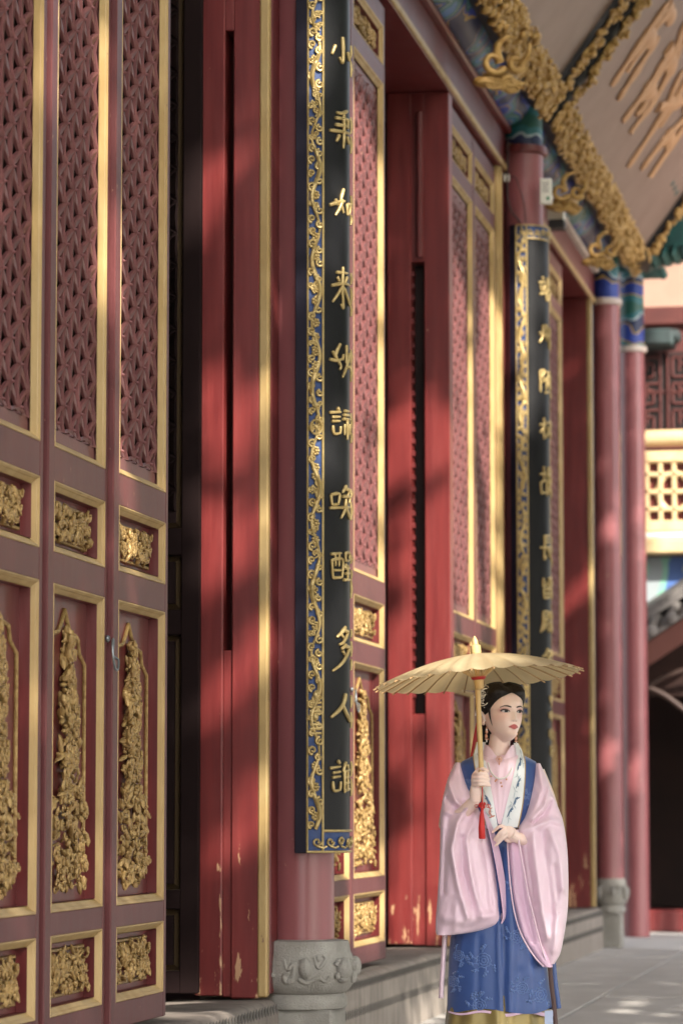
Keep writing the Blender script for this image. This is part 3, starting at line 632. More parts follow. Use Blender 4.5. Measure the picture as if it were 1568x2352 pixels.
    for zz in (zb+.052, zt-.052):
        q = MB(); th = -TH+BW*.6
        while th < TH-BW*.6:
            L = []; sg = r.choice((-1, 1))
            for k in range(15):
                t = k/14; a = sg*t*7.5; ra = .022*(1-.8*t); L.append(on(th+ra*math.cos(a)/R_, zz+r.uniform(-.001, .001)+ra*math.sin(a), .003+.005*t))
            q.tube(L, .0055, 6); q.tube([on(th, zz-.02, .003), on(th+.14, zz-.028, .003), on(th+.22, zz-.02, .003)], .0055, 6); th += .30
        q.build('gilt_scrollwork', m_gilt2, root, 60)
    for ch, zc, hh, big in chars:
        q = MB(); a0, a1 = (rad(-46-turn*.9), rad(-3-turn*.9)) if big else (rad(-26-turn), rad(4-turn))
        for pts, wd in CH[ch]:
            L = spline([(p[0], p[1], 0) for p in pts], 5); n = len(L)
            W = [.098*wd*(.62+.55*(1-abs(2*k/(n-1)-1.0)**2)*.6+(.28 if k < n*.3 else 0)) for k in range(n)]
            if not big: W = [x*.5 for x in W]
            q.tube([on(lerp(a0, a1, p.x), zc+hh*.46-p.y*hh*.92, .004) for p in L], [min(.0105, x) for x in W], 8)
        if big:                                              # right-hand strokes that run on past the board's curve
            rr = random.Random(ord(ch)); k = 0; z = zc+hh*.45
            while z > zc-hh*.4:
                l = rr.uniform(.04, .09); q.tube([on(rad(rr.uniform(17, 20)-turn), z, .004), on(rad(19-turn), z-l*.5, .007), on(rad(17-turn), z-l, .004)], [.006, .008, .005], 8); z -= l+rr.uniform(.0, .03)
        q.build('gilt_character', m_gilt2, root, 70)
    return root
Z1 = [4.803, 4.428, 4.075, 3.673, 3.324, 3.027, 2.660, 2.356, 1.972, 1.700, 1.380]
H1 = [.145, .20, .145, .21, .17, .155, .17, .15, .225, .14, .165]
couplet(14.70, 'black and gilt couplet board on the nearest column, ending in a blue bordered foot', [(c, z, h, True) for c, z, h in zip('小乘如来妙諦喚醒多人誰', Z1, H1)], seed=4)
Z2 = [5.022, 4.676, 4.340, 3.997, 3.613, 3.132, 2.838, 2.591, 2.32]
H2 = [.19, .19, .19, .17, .23, .19, .17, .17, .17]
couplet(23.05, 'black and gilt couplet board on the second column, behind the paper umbrella', [(c, z, h, True) for c, z, h in zip('站州陋权故長留殿名', Z2, H2)] + [(c, z, .085, False) for c, z in zip('甲申秋日', (2.021, 1.914, 1.782, 1.659))], seed=9, R_=.186, turn=-27)
# ------------------------------------------------------------------ big name boards under the eave
def name_board(y0, y1, label, strokes, seed, hgt=2.6):
    tl = rad(36); x0, z0 = -2.75, 6.33
    up = Vector((math.sin(tl), 0, math.cos(tl))); nn = Vector((math.cos(tl), 0, -math.sin(tl))); L = y1-y0
    root = empty('name_board', (x0, y0, z0), label=label, cat='name board', group='name boards hung under the eave')
    def B(p): return Vector((0, p[1], 0)) + up*p[2] + nn*p[0]          # local (depth, along, up)
    F_ = .21
    q = MB(); q.bbox(-.05, 0, F_*.6, L-F_*.6, F_*.6, hgt-F_*.6, .004); q.xf(B); q.build('board_panel', m_board, root)
    q = MB(); T = .15
    q.bbox(-T, .05, 0, L, -.02, F_*.5, .02); q.bbox(-T, .05, 0, L, hgt-F_*.5, hgt+.02, .02); q.bbox(-T, .05, -.02, F_*.5, 0, hgt, .02); q.bbox(-T, .05, L-F_*.5, L+.02, 0, hgt, .02)
    q.xf(B); q.build('board_frame', m_frame_dark, root)
    r = random.Random(seed); q = MB()
    def lump(y, z, d):
        s = r.uniform(.022, .045)
        if r.random() < .5:
            P = []; sg = r.choice((1, -1)); ph = r.uniform(0, 6)
            for k in range(12): t = k/11; a = ph+sg*7*t; P.append((d+.03+.02*t, y+.05*(1-.8*t)*math.cos(a), z+.05*(1-.8*t)*math.sin(a)))
            q.tube(P, .012, 5)
        else: q.blob((d+r.uniform(.02, .07), y, z), (s*.8, s*r.uniform(.6, 1.2), s*r.uniform(.6, 1.2)), rrot(r), lo=True)
    for k in range(int(L*150)): lump(r.uniform(-.02, L+.02), r.uniform(-.03, F_*.95), .03)
    for k in range(int(L*40)): lump(r.uniform(0, L), hgt-r.uniform(0, F_*.8), .03)
    for k in range(int(hgt*75)): lump(r.uniform(-.01, F_*.75), r.uniform(.1, hgt), .03); lump(L-r.uniform(-.01, F_*.75), r.uniform(.1, hgt), .03)
    q.xf(B); q.build('gilt_dragon_border', m_gilt3 if seed > 1 else m_gilt3, root, 60)
    for grp in strokes:
        q = MB()
        for p_, (pts, w_) in enumerate(grp):
            S_ = spline([(.012, p[0]-y0, p[1]) for p in pts], 5); n = len(S_)
            q.tube(S_, [w_*(.55+.75*math.sin(3.14*(k+1)/(n+1))+.25*math.sin(k*1.7+p_*2)) for k in range(n)], 10, sx=.35, up=(1, 0, 0))
        q.xf(B); q.build('gilt_character', m_letter, root, 60)
    return root
name_board(15.4, 22.85, 'nearer tilted brown name board with a thick gilded dragon border', [], 1)
St = [[([(24.33,.62),(24.27,1.0),(24.25,1.40)],.055),([(24.50,.80),(24.42,1.19),(24.49,1.42)],.05),([(24.20,1.1),(24.75,1.12)],.06),([(24.83,.62),(24.76,.89),(24.70,1.20)],.055),([(24.3,1.38),(24.8,1.36)],.05)],
      [([(25.47,.58),(25.5,.96),(25.35,1.2)],.06),([(25.99,.60),(25.97,1.01),(25.6,1.41)],.06),([(25.4,.92),(25.9,.95)],.06),([(25.62,.82),(25.5,1.3),(25.2,1.49)],.055),([(25.25,1.25),(26.0,1.2)],.06),([(25.75,.72),(25.8,.9)],.06)],
      [([(26.77,.44),(26.65,.94),(26.25,1.3)],.055),([(26.34,.95),(26.8,1.12),(27.1,1.2)],.06),([(26.9,.9),(26.6,1.32)],.06),([(27.31,.55),(27.38,.88),(27.6,1.2)],.055),([(27.85,.60),(27.77,1.15)],.06),([(27.3,.95),(27.9,.92)],.055),([(27.2,1.25),(27.95,1.22)],.055)]]
name_board(23.2, 29.9, 'farther tilted brown name board with large gilt strokes and dragon border', St, 2)
# ------------------------------------------------------------------ small fittings
b = empty('junction_box', (-2.76, 22.84, 5.63), label='cream electrical box with a green mark beside the second column top', cat='electrical box')
q = MB(); q.bbox(-.0, .085, 0, .05, 0, .19, .006); q.build('box_body', m_white, b)
q = MB(); q.lathe([(.012, 0), (.012, .002)], 0, 0, 16); q.xf(lambda p: Vector((.06+p.x, -.002+p.z*-1, .04+p.y))); q.build('green_mark', m_green, b)
q = MB()
for k in range(4): q.box(.02, .065, -.001, .0, .09+.02*k, .095+.02*k)
q.build('printed_lines', m_frame_dark, b)
b = empty('cable_clip_box', (-3.02, 22.80, 5.80), label='small white cable box at the corner left of the second column', cat='cable box')
q = MB(); q.bbox(-.0, .042, 0, .03, 0, .055, .004); q.build('box_body', m_white, b)
q = MB(); q.tube(spline([(-2.985, 22.8, 6.1), (-2.99, 22.8, 5.84), (-2.99, 22.8, 5.7), (-2.965, 22.79, 5.58), (-2.92, 22.78, 5.52), (-2.90, 22.80, 5.49)], 6), .007, 6)
q.tube(spline([(-2.97, 22.8, 5.83), (-2.93, 22.78, 5.82), (-2.90, 22.78, 5.74), (-2.87, 22.8, 5.62), (-2.86, 22.8, 5.49)], 6), .005, 6)
o = q.build('electric_cable', m_cable, label='thin dark cable looping down to the top of the second couplet board', cat='cable')
b = empty('floodlight', (-2.84, 24.4, 5.78), label='beige floodlight on the beam right of the second column', cat='floodlight')
q = MB(); q.bbox(-.05, .08, -.03, .12, .02, .10, .008); q.build('lamp_housing', m_white, b)
q = MB(); q.bbox(-.04, .09, -.05, .10, -.05, .018, .01); q.build('lamp_head', m_frame_dark, b)
b = empty('horn_loudspeaker', (-2.90, 29.5, 6.33), label='grey brown horn loudspeaker under the far end of the name board', cat='loudspeaker')
q = MB(); q.lathe([(.02, 0), (.03, .05), (.07, .16), (.15, .30), (.175, .315), (.16, .315), (.05, .14), (.01, .1)], 0, 0, 28)
q.xf(lambda p: Matrix.Rotation(rad(72), 3, 'Y') @ Matrix.Rotation(rad(-20), 3, 'X') @ p); q.build('horn', m_horn, b, 50)
q = MB(); q.lathe([(.055, -.12), (.06, -.02), (.04, .03)], 0, 0, 20); q.xf(lambda p: Matrix.Rotation(rad(72), 3, 'Y') @ Matrix.Rotation(rad(-20), 3, 'X') @ p); q.build('driver', m_frame_dark, b)
b = empty('doorway_light_block', (-3.62, 14.0, .30), label='cream ribbed crate added for a light strip inside the dark doorway', cat='block')
q = MB(); q.bbox(-.12, .12, -.1, .1, 0, .16, .006); q.build('block_body', M('cream_block', (.5, .45, .33), .6), b)  # made-up striped block in place of a light strip on the floor
q = MB()
for k in range(3): q.bbox(-.121, .121, -.104, .104, .03+.045*k, .045+.045*k, .002)
q.build('block_rib', m_horn, b)
# ------------------------------------------------------------------ rear pavilion closing the court
PY = 33.2
rp = empty('rear_pavilion', (-2.8, PY, 0), label='two storey pavilion with sunlit gold balustrade behind the last columns', cat='pavilion')
m_brown = M('brown_timber', (.028, .012, .009), .7, spec=.2, col2=(.02, .009, .007), vs_=5)
m_pink = M('pink_plaster', (.40, .25, .19), .8, col2=(.36, .22, .165), vs_=3)
m_balg = M('cream_gold_paint', (.62, .46, .26), .5, col2=(.55, .39, .20), vs_=6)
m_dred = M('dark_red_paint_and_shade', (.075, .02, .018), .5, col2=(.10, .026, .022), vs_=4)  # on the window lattice this dark red also holds painted eave shade
m_win = M('window_dark', (.02, .015, .015), .35)
def rpart(n_, mb, mats, **kw):
    mb.xf(lambda p: p-Vector((-2.8, PY, 0))); return mb.build(n_, mats, rp, **kw)
q = MB(); q.box(-4.5, 2.5, PY+.12, PY+.4, 3.3, 8.5); rpart('upper_wall', q, m_pink)
q = MB(); q.bbox(-4.5, 2.5, PY-.02, PY+.12, 6.30, 6.50, .02); q.bbox(-4.5, 2.5, PY+.06, PY+.119, 5.0, 6.3, .01); rpart('red_beam', q, m_dred)
q = MB(); q.bbox(-2.95, -2.58, PY-.5, PY-.05, 6.02, 6.2, .03); q.blob((-2.58, PY-.27, 6.14), (.07, .2, .08)); rpart('bracket_arm', q, m_eave)
for kx in range(8):
    xa = -4.4+kx*.86; q = MB(); q.box(xa, xa+.82, PY+.03, PY+.058, 5.16, 6.02); wn = rpart('window', q, m_win)
    q = MB(); c = .07
    def bar(x0, x1, z0, z1): q.bbox(x0-.011-.0, x1+.011, PY+.0, PY+.029, z0-.011, z1+.011, .003)
    for i in range(3):
        for j in range(3):
            ox, oz = xa+.05+i*.26, 5.20+j*.28
            bar(ox, ox+.14, oz, oz); bar(ox+.14, ox+.14, oz, oz+.14); bar(ox+.07, ox+.14, oz+.14, oz+.14); bar(ox+.07, ox+.07, oz+.07, oz+.21)
            bar(ox, ox, oz, oz+.21); bar(ox, ox+.21, oz+.21, oz+.21); bar(ox+.21, ox+.21, oz+.0, oz+.28)
    bar(xa, xa, 5.16, 6.02); bar(xa+.41, xa+.41, 5.16, 6.02); bar(xa, xa+.82, 5.6, 5.6)
    q.xf(lambda p: p-Vector((-2.8, PY, 0))); q.build('window_lattice', m_dred, wn)
q = MB(); q.tube([(-4.5, PY-.3, 5.08), (2.5, PY-.3, 5.08)], .085, 14); rpart('balustrade_rail', q, m_balg, smooth=80)
q = MB(); q.bbox(-4.5, 2.5, PY-.36, PY-.24, 4.82, 4.94, .015); q.bbox(-4.5, 2.5, PY-.36, PY-.24, 4.10, 4.22, .015); q.bbox(-4.5, 2.5, PY-.42, PY-.2, 3.87, 4.03, .02); rpart('balustrade_beam', q, m_balg)
q = MB(); q.bbox(-4.5, 2.5, PY-.40, PY-.2, 4.034, 4.09, .01); rpart('white_strip', q, m_white)
q = MB(); q.box(-4.5, 2.5, PY-.26, PY-.245, 4.2, 4.85); rpart('balustrade_back', q, m_red)
for kx in range(9):
    xa = -4.45+kx*.76-.0; q = MB()
    def bar2(x0, x1, z0, z1): q.bbox(x0-.022, x1+.022, PY-.34, PY-.26, z0-.022, z1+.022, .006)
    for t in (0, .14, .28, .42, .56): bar2(xa+t+.05, xa+t+.05, 4.24, 4.80)
    for zz in (4.34, 4.52, 4.70): bar2(xa+.05, xa+.61, zz, zz)
    q.tube([(xa+.33+.17*math.cos(a*.5236), PY-.30, 4.52+.2*math.sin(a*.5236)) for a in range(12)], .03, 8, closed=True)
    rpart('balustrade_panel', q, m_balg)
q = MB(); q.box(-4.5, 2.5, PY-.1, PY+.1, 3.40, 3.86); rpart('painted_beam', q, m_far)
q = MB(); q.box(-4.5, 2.5, PY-.02, PY+.11, 2.752, 3.398); rpart('timber_frieze', q, m_brown)
# porch roof: grey tile slope rising to the right, round tile ends, red fascia and curved brace
m_tile = M('grey_tile', (.16, .145, .135), .8, col2=(.10, .09, .085), vs_=14, bump=.2)
def pz(x): return 3.05+(x+2.79)*.65
for k in range(9):
    q = MB(); xx = -3.39+k*.2; zz = pz(xx)
    q.tube([(xx, PY-.95, zz), (xx+.02, PY-.12, zz+.30)], .052, 10); q.blob((xx, PY-.965, zz), (.062, .03, .062))
    rpart('roof_tile_row', q, m_tile, smooth=60)
xa, xb = -3.5, -1.62
def strip(ya, yb, d0, d1, r0, r1, nm, mt):
    q = MB(); q.add([(xa,ya,pz(xa)+d0),(xb,ya,pz(xb)+d0),(xb,yb,pz(xb)+d0+r0),(xa,yb,pz(xa)+d0+r0),(xa,ya,pz(xa)+d1),(xb,ya,pz(xb)+d1),(xb,yb,pz(xb)+d1+r1),(xa,yb,pz(xa)+d1+r1)], [(0,3,2,1),(4,5,6,7),(0,1,5,4),(1,2,6,5),(2,3,7,6),(3,0,4,7)]); rpart(nm, q, mt)
strip(PY-.94, PY-.10, -.075, -.03, .30, .30, 'porch_roof', m_tile)
strip(PY-.60, PY-.10, .17, .30, .12, .12, 'roof_ridge', m_tile)
strip(PY-.90, PY-.80, -.32, -.085, 0, 0, 'red_fascia', M('brown_red_fascia', (.11, .035, .025), .6))
m_brace = M('brown_brace', (.035, .016, .011), .6)
for P in ([(-3.1, PY-.3, 2.40), (-2.86, PY-.3, 2.54), (-2.66, PY-.3, 2.64), (-2.3, PY-.3, 2.72)], [(-3.1, PY-.3, 2.56), (-2.86, PY-.3, 2.49), (-2.66, PY-.3, 2.38), (-2.3, PY-.3, 2.08)]):
    q = MB(); q.tube(spline(P, 6), .03, 8); rpart('curved_brace', q, m_brace, smooth=60)
q = MB(); q.box(-4.5, 2.5, PY-.06, PY+.05, 2.42, 2.75); rpart('door_head', q, m_brown)
q = MB(); q.box(-4.5, 2.5, PY+7, PY+7.2, 0, 3.4); rpart('inner_wall', q, m_dark)
q = MB(); q.box(-4.7, -4.5, PY+.0, PY+7.2, 0, 8.4); rpart('side_wall', q, m_pink)
q = MB(); q.box(2.5, 2.7, PY+.0, PY+7.2, 0, 8.4); rpart('side_wall', q, m_pink)
q = MB(); q.box(-4.5, 2.5, PY+.12, PY+7, 2.76, 2.9); rpart('inner_ceiling', q, m_dark)
q = MB(); q.box(-4.5, 2.5, PY+.12, PY+7, 0.0, .06); rpart('inner_floor', q, m_dark)
q = MB(); q.add([(-3.3,PY-.8,8.0),(3.2,PY-.8,8.0),(3.2,PY+3,9.4),(-3.3,PY+3,9.4),(-3.3,PY-.8,8.15),(3.2,PY-.8,8.15),(3.2,PY+3,9.58),(-3.3,PY+3,9.58)], [(0,3,2,1),(4,5,6,7),(0,1,5,4),(1,2,6,5),(2,3,7,6),(3,0,4,7)]); rpart('upper_eave', q, m_eave)
for kx in range(18):
    q = MB(); q.bbox(-3.2+kx*.36, -3.12+kx*.36, PY-.85, PY-.1, 7.88, 7.99, .01); rpart('eave_rafter', q, m_teal)
q = MB(); q.bbox(-4.5, 2.5, PY-.1, PY+.12, .0, .23, .02); rpart('door_sill', q, m_red)
# ------------------------------------------------------------------ the woman with the paper umbrella
WS = 593.0; WO = onZ(1150, 2587, 0)
def W(px, py, d=0.0): return Vector(((px-1150)/WS, d, (2587-py)/WS))        # local metres: x right, y away, z up
m_skin = M('skin', (.82, .62, .54), .42, col2=(.84, .65, .57), vs_=9, sss=.12, spec=.35)
m_hair = M('black_hair', (.010, .0075, .007), .45, spec=.3, col2=(.018, .013, .011), vs_=30, st=(1, 1, .15), bump=.35, bs=160, bst=(1, 1, .12))
m_pinksilk = M('pink_silk', (.78, .56, .66), .31, col2=(.81, .62, .70), vs_=3, sheen=.2, bump=.2, bs=11, bst=(1.6, 1.6, .45))
m_pinkin = M('pink_lining', (.66, .44, .58), .5, col2=(.70, .48, .62), vs_=3, sheen=.2)
m_whitesilk = M('white_silk', (.78, .80, .80), .5, col2=(.72, .76, .77), vs_=12, sheen=.2)
m_emb = M('blue_embroidery', (.10, .17, .27), .6); m_emb2 = M('coral_embroidery', (.55, .22, .16), .6); m_emb3 = M('pale_embroidery', (.42, .50, .54), .6)
m_lip = M('lip_rouge', (.42, .075, .07), .4); m_brow = M('brow', (.06, .04, .035), .7); m_eyew = M('eye_white', (.62, .57, .55), .25); m_iris = M('iris', (.012, .007, .005), .25, spec=.3)
m_nostril = M('nostril', (.30, .13, .10), .7)
m_pearl = M('pearl', (.78, .74, .70), .2, coat=.5); m_rose = M('rose_gold', (.68, .36, .24), .3, metal=.6); m_silver = M('silver_wire', (.80, .76, .66), .3, metal=.3)
m_redcord = M('red_cord', (.62, .025, .02), .55, col2=(.5, .02, .018), vs_=30, st=(6, 6, .3)); m_ribbon = M('red_ribbon', (.42, .015, .015), .5)
m_paper = M('oiled_paper', (.80, .65, .40), .55, col2=(.68, .53, .30), vs_=6, bump=.25, bs=25); m_bamboo = M('bamboo', (.62, .44, .20), .45, col2=(.55, .37, .15), vs_=8, st=(1, 1, .2))
m_rib = M('umbrella_rib', (.42, .26, .12), .6)
t = m_paper.node_tree; bsdf = t.nodes['Principled BSDF']; tr = nd(t, 'ShaderNodeBsdfTranslucent'); tr.inputs[0].default_value = (.72, .52, .26, 1)
mx = nd(t, 'ShaderNodeMixShader'); mx.inputs[0].default_value = .55; t.links.new(bsdf.outputs[0], mx.inputs[1]); t.links.new(tr.outputs[0], mx.inputs[2]); t.links.new(mx.outputs[0], t.nodes['Material Output'].inputs[0])
def brocade(name, c1, c2, sc, rough, metal=0):
    m = M(name, c1, rough, metal, sheen=.25); t = m.node_tree; b = t.nodes['Principled BSDF']
    tc = nd(t, 'ShaderNodeTexCoord'); n = nd(t, 'ShaderNodeTexNoise', Scale=sc*1.6, Detail=2); t.links.new(tc.outputs['Object'], n.inputs['Vector'])
    av = nd(t, 'ShaderNodeVectorMath', operation='MULTIPLY_ADD'); t.links.new(n.outputs[1], av.inputs[0]); av.inputs[1].default_value = (.09, .0, .09); t.links.new(tc.outputs['Object'], av.inputs[2])
    mp = nd(t, 'ShaderNodeMapping', Scale=(1, .02, 1)); t.links.new(av.outputs[0], mp.inputs[0])
    v = nd(t, 'ShaderNodeTexVoronoi', Scale=sc); v.inputs['Randomness'].default_value = .75; t.links.new(mp.outputs[0], v.inputs['Vector'])
    v2 = nd(t, 'ShaderNodeTexVoronoi', Scale=sc*4.2); t.links.new(mp.outputs[0], v2.inputs['Vector'])
    rg = math_(t, 'SINE', math_(t, 'MULTIPLY', math_(t, 'ADD', v.outputs[0], math_(t, 'MULTIPLY', v2.outputs[0], .12)), 62.))
    inside = math_(t, 'LESS_THAN', v.outputs[0], .30)
    leaf = math_(t, 'MULTIPLY', math_(t, 'LESS_THAN', v2.outputs[0], .22), math_(t, 'LESS_THAN', v.outputs[0], .52))
    f = math_(t, 'MAXIMUM', math_(t, 'MULTIPLY', math_(t, 'GREATER_THAN', rg, .25), inside), math_(t, 'MULTIPLY', leaf, .7))
    t.links.new(mixc(t, math_(t, 'MULTIPLY', f, .75), c1, c2), b.inputs['Base Color'])
    return m
m_bluesilk = M('blue_silk', (.028, .068, .225), .42, col2=(.034, .08, .25), vs_=14, sheen=.25, bump=.12, bs=14)
m_weave = M('woven_flower_blue', (.075, .145, .36), .36, sheen=.3)
m_goldsilk = brocade('gold_brocade', (.27, .20, .065), (.46, .38, .18), 9, .36, .35)
m_trim = M('dark_trim', (.08, .04, .035), .6)

# ---- head built in its own frame (face towards -y), then turned
HC = Vector(((1157-1150)/WS, .0, 1.603)); HYAW = rad(27); HPIT = rad(-4)
HR = Matrix.Rotation(HYAW, 3, 'Z') @ Matrix.Rotation(HPIT, 3, 'X') @ Matrix.Rotation(rad(1.5), 3, 'Y')
def H(p): return HC + HR @ Vector(p)
FR = [(-.112,-.058),(-.106,-.076),(-.096,-.090),(-.088,-.093),(-.078,-.0895),(-.068,-.0905),(-.055,-.0925),(-.04,-.0925),(-.02,-.0915),(.0,-.090),(.02,-.0945),(.045,-.0935),(.07,-.079),(.09,-.052),(.103,-.012)]
HWD = [(-.112,.010),(-.106,.018),(-.096,.027),(-.085,.036),(-.07,.0465),(-.05,.0570),(-.03,.0650),(0,.071),(.03,.0725),(.06,.067),(.085,.048),(.103,.010)]
BK = [(-.112,-.02),(-.10,-.005),(-.085,.02),(-.06,.052),(-.03,.078),(0,.093),(.03,.098),(.06,.087),(.085,.058),(.103,.010)]
def G(x, z, cx, cz, wx, wz): return math.exp(-((x-cx)/wx)**2-((z-cz)/wz)**2)
def feat(x, z):
    d = 0; ax = abs(x)
    bridge = .0025+.0125*min(1, max(0, (.012-z)/.044))
    if -.0335 < z < .02: prof = bridge*min(1, max(0, (.02-z)/.014))
    elif z <= -.0335: prof = .015*max(0, 1-(-.0335-z)/.0075)**.8
    else: prof = 0
    wn = .0068+.0028*min(1, max(0, (.012-z)/.044))
    d += prof*math.exp(-(x/wn)**2)
    d += .0050*G(ax, z, .0098, -.0335, .0058, .0062)
    d -= .0058*G(ax, z, .0315, .0005, .0165, .0095)
    d += .0030*G(ax, z, .031, -.0, .011, .0055)
    d += .0022*G(ax, z, .030, .018, .02, .006)
    d += .0032*G(ax, z, .034, -.030, .020, .022)+.0015*G(ax, z, .030, -.014, .014, .006)
    d += .0042*G(x, z, 0, -.0545, .017, .0045)+.0052*G(x, z, 0, -.0655, .014, .0050)-.0035*G(x, z, 0, -.0597, .021, .0018)
    d -= .0022*G(x, z, 0, -.0475, .004, .004)-.0
    d -= .0025*G(x, z, 0, -.0755, .016, .005)-.0035*G(x, z, 0, -.090, .013, .009)
    return d
def hs(z): return stable(FR, z)[0], stable(HWD, z)[0], stable(BK, z)[0]
def skull(phi, z, o=0.0, features=True):            # phi 0 = front
    f, hw, b = hs(z); s, c = math.sin(phi), math.cos(phi)
    x = hw*(abs(s)**.92)*(1 if s > 0 else -1); x = x*(1+o/max(hw, .02))
    if c > 0:
        mid = .004
        y = mid+(f-mid)*(c**.80)
        if features and c > .15: y -= feat(x, z)
        y -= o*c
    else: y = .004+(b-.004)*(-c)**.9+o*(-c)
    return Vector((x, y, z))
def face(x, z, o=0.0):                              # point of the face surface
    f, hw, b = hs(z); s = min(.98, abs(x)/hw)**(1/.92); c = math.sqrt(max(0, 1-s*s))
    return Vector((x, .004+(f-.004)*(c**.80)-feat(x, z)-o, z))
body = MB()
zs = [-.112+.215*k/72 for k in range(73)]
body.grid(lambda i, j: H(skull(2*math.pi*j/88, zs[i])), 73, 88, cv=True)
body.add([H((0, -.03, -.114))]+[H(skull(2*math.pi*j/88, zs[0])) for j in range(88)], [(0, 1+(j+1) % 88, 1+j) for j in range(88)])
body.add([H((0, 0, .105))]+[H(skull(2*math.pi*j/88, zs[-1])) for j in range(88)], [(0, 1+j, 1+(j+1) % 88) for j in range(88)])
for s in (-1, 1):                                   # ears
    e0 = Vector((s*.0725, .010, -.004))
    body.tube([H(e0+Vector((s*(.006+.004*math.sin(a)), .012+.013*math.cos(a), .026*math.sin(a)-.012))) for a in [k*.5236 for k in range(12)]], .0048, 7, closed=True)
    body.blob(H(e0+Vector((s*.001, .012, -.012))), (.005, .012, .024), HR); body.blob(H(e0+Vector((s*.004, .004, -.036))), (.005, .007, .008), HR)
nb = Vector((-.008, .03, 1.40))
def loft(q, rings, n=28, m=0):                      # rings: (centre, half width, half depth)
    q.grid(lambda i, j: rings[i][0]+Vector((rings[i][1]*math.cos(6.28319*j/n), rings[i][2]*math.sin(6.28319*j/n), 0)), len(rings), n, m, cv=True)
    o = len(q.v)-len(rings)*n
    q.f += [tuple(o+j for j in range(n-1, -1, -1)), tuple(o+(len(rings)-1)*n+j for j in range(n))]; q.m += [m, m]
loft(body, [(Vector((-.008, .045, 1.36)), .085, .055), (nb, .062, .055), (Vector((-.006, .028, 1.43)), .052, .052), (Vector((.0, .020, 1.47)), .043, .047), (Vector((.006, .015, 1.52)), .041, .047), (Vector((.010, .012, 1.555)), .041, .047)])
loft(body, [(Vector((0, .03, .08)), .10, .06), (Vector((0, .03, .5)), .13, .09), (Vector((0, .03, .86)), .155, .10), (Vector((0, .03, 1.05)), .115, .085), (Vector((0, .03, 1.25)), .14, .09), (Vector((0, .04, 1.36)), .165, .06), (Vector((0, .045, 1.40)), .12, .05)])
# arms
def limb(pts, r, n=14): body.tube(spline(pts, 5), [r[0]+(r[1]-r[0])*k/(5*(len(pts)-1)) for k in range(5*(len(pts)-1)+1)], n)
limb([W(1065, 1775, .04), W(1040, 1850, .02), W(1028, 1900, -.04)], (.045, .036)); limb([W(1028, 1900, -.04), W(1058, 1872, -.12), W(1089, 1838, -.185)], (.036, .021))
limb([W(1232, 1775, .04), W(1262, 1850, .03), W(1268, 1925, -.02)], (.045, .036)); limb([W(1268, 1925, -.02), W(1225, 1932, -.10), W(1184, 1924, -.165)], (.036, .021))
def finger(pts, r0, r1): 
    L = spline(pts, 4); body.tube(L, [lerp(r0, r1, k/(len(L)-1)) for k in range(len(L))], 10); body.blob(L[-1], r1); body.blob(L[0], r0)
# right hand, closed round the pole
PD = -.215                                          # depth of the pole
body.blob(W(1091, 1793, PD+.018), (.021, .030, .040)); body.blob(W(1089, 1815, PD+.022), (.021, .022, .030)); body.tube([W(1089, 1842, PD+.03), W(1089, 1815, PD+.024)], [.021, .023], 12)
for (a, b, c, r) in (((1087,1779),(1104,1776.5),(1117,1782.5),.0082), ((1085.5,1788),(1104,1786.5),(1119.5,1790.5),.0082), ((1085.5,1796.5),(1104,1795.5),(1118.5,1799),.0078), ((1087.5,1804.5),(1104,1803),(1122,1804.5),.0068)):
    finger([W(*a, PD+.004), W(lerp(a[0], b[0], .5), a[1]-1, PD-.018), W(*b, PD-.022), W(lerp(b[0], c[0], .6), lerp(b[1], c[1], .5), PD-.014), W(*c, PD+.0)], r, r*.78)
finger([W(1090, 1783, PD+.03), W(1095, 1768, PD+.012), W(1106, 1767, PD-.008), W(1116.5, 1772, PD-.012)], .0095, .0072)
# left hand, laid loosely at the waist
LD = -.185
body.blob(W(1167, 1912, LD+.008), (.034, .014, .026), Matrix.Rotation(rad(18), 3, 'Y')); body.tube([W(1188, 1926, LD+.02), W(1172, 1917, LD+.010)], [.021, .024], 12)
for pts, r in (([(1156,1900,.0),(1147,1897,-.014),(1138,1903,-.012),(1129,1911,0)], .0076), ([(1159,1906,0),(1149,1909,-.018),(1140,1918,-.014),(1133,1928,-.002)], .0078), ([(1161,1911,.0),(1152,1917,-.016),(1144,1925,-.012),(1138,1932,-.0)], .0074), ([(1163,1916,.004),(1154,1924,-.008),(1144,1934,-.006),(1135,1942,.0)], .0066)):
    finger([W(x, y, LD+d) for x, y, d in pts], r, r*.72)
finger([W(1178, 1922, LD+.022), W(1172, 1930, LD+.02), W(1163, 1930, LD+.016), W(1157, 1924, LD+.012)], .0105, .008)
me = body.mesh('person', m_skin, 180)
bo = bpy.data.objects.new('person_tmp', me); COL.objects.link(bo)
md = bo.modifiers.new('r', 'REMESH'); md.mode = 'VOXEL'; md.voxel_size = .0026; md.use_smooth_shade = True
dg = bpy.context.evaluated_depsgraph_get(); dg.update()
me2 = bpy.data.meshes.new_from_object(bo.evaluated_get(dg)); me2.name = 'person'; bpy.data.objects.remove(bo)
me2.polygons.foreach_set('use_smooth', [True]*len(me2.polygons)); me2.materials.clear(); me2.materials.append(m_skin)
wom = link('person', me2, None, WO, YAW, label='young woman in pink and blue layered robes holding a paper umbrella, looking aside', cat='person')
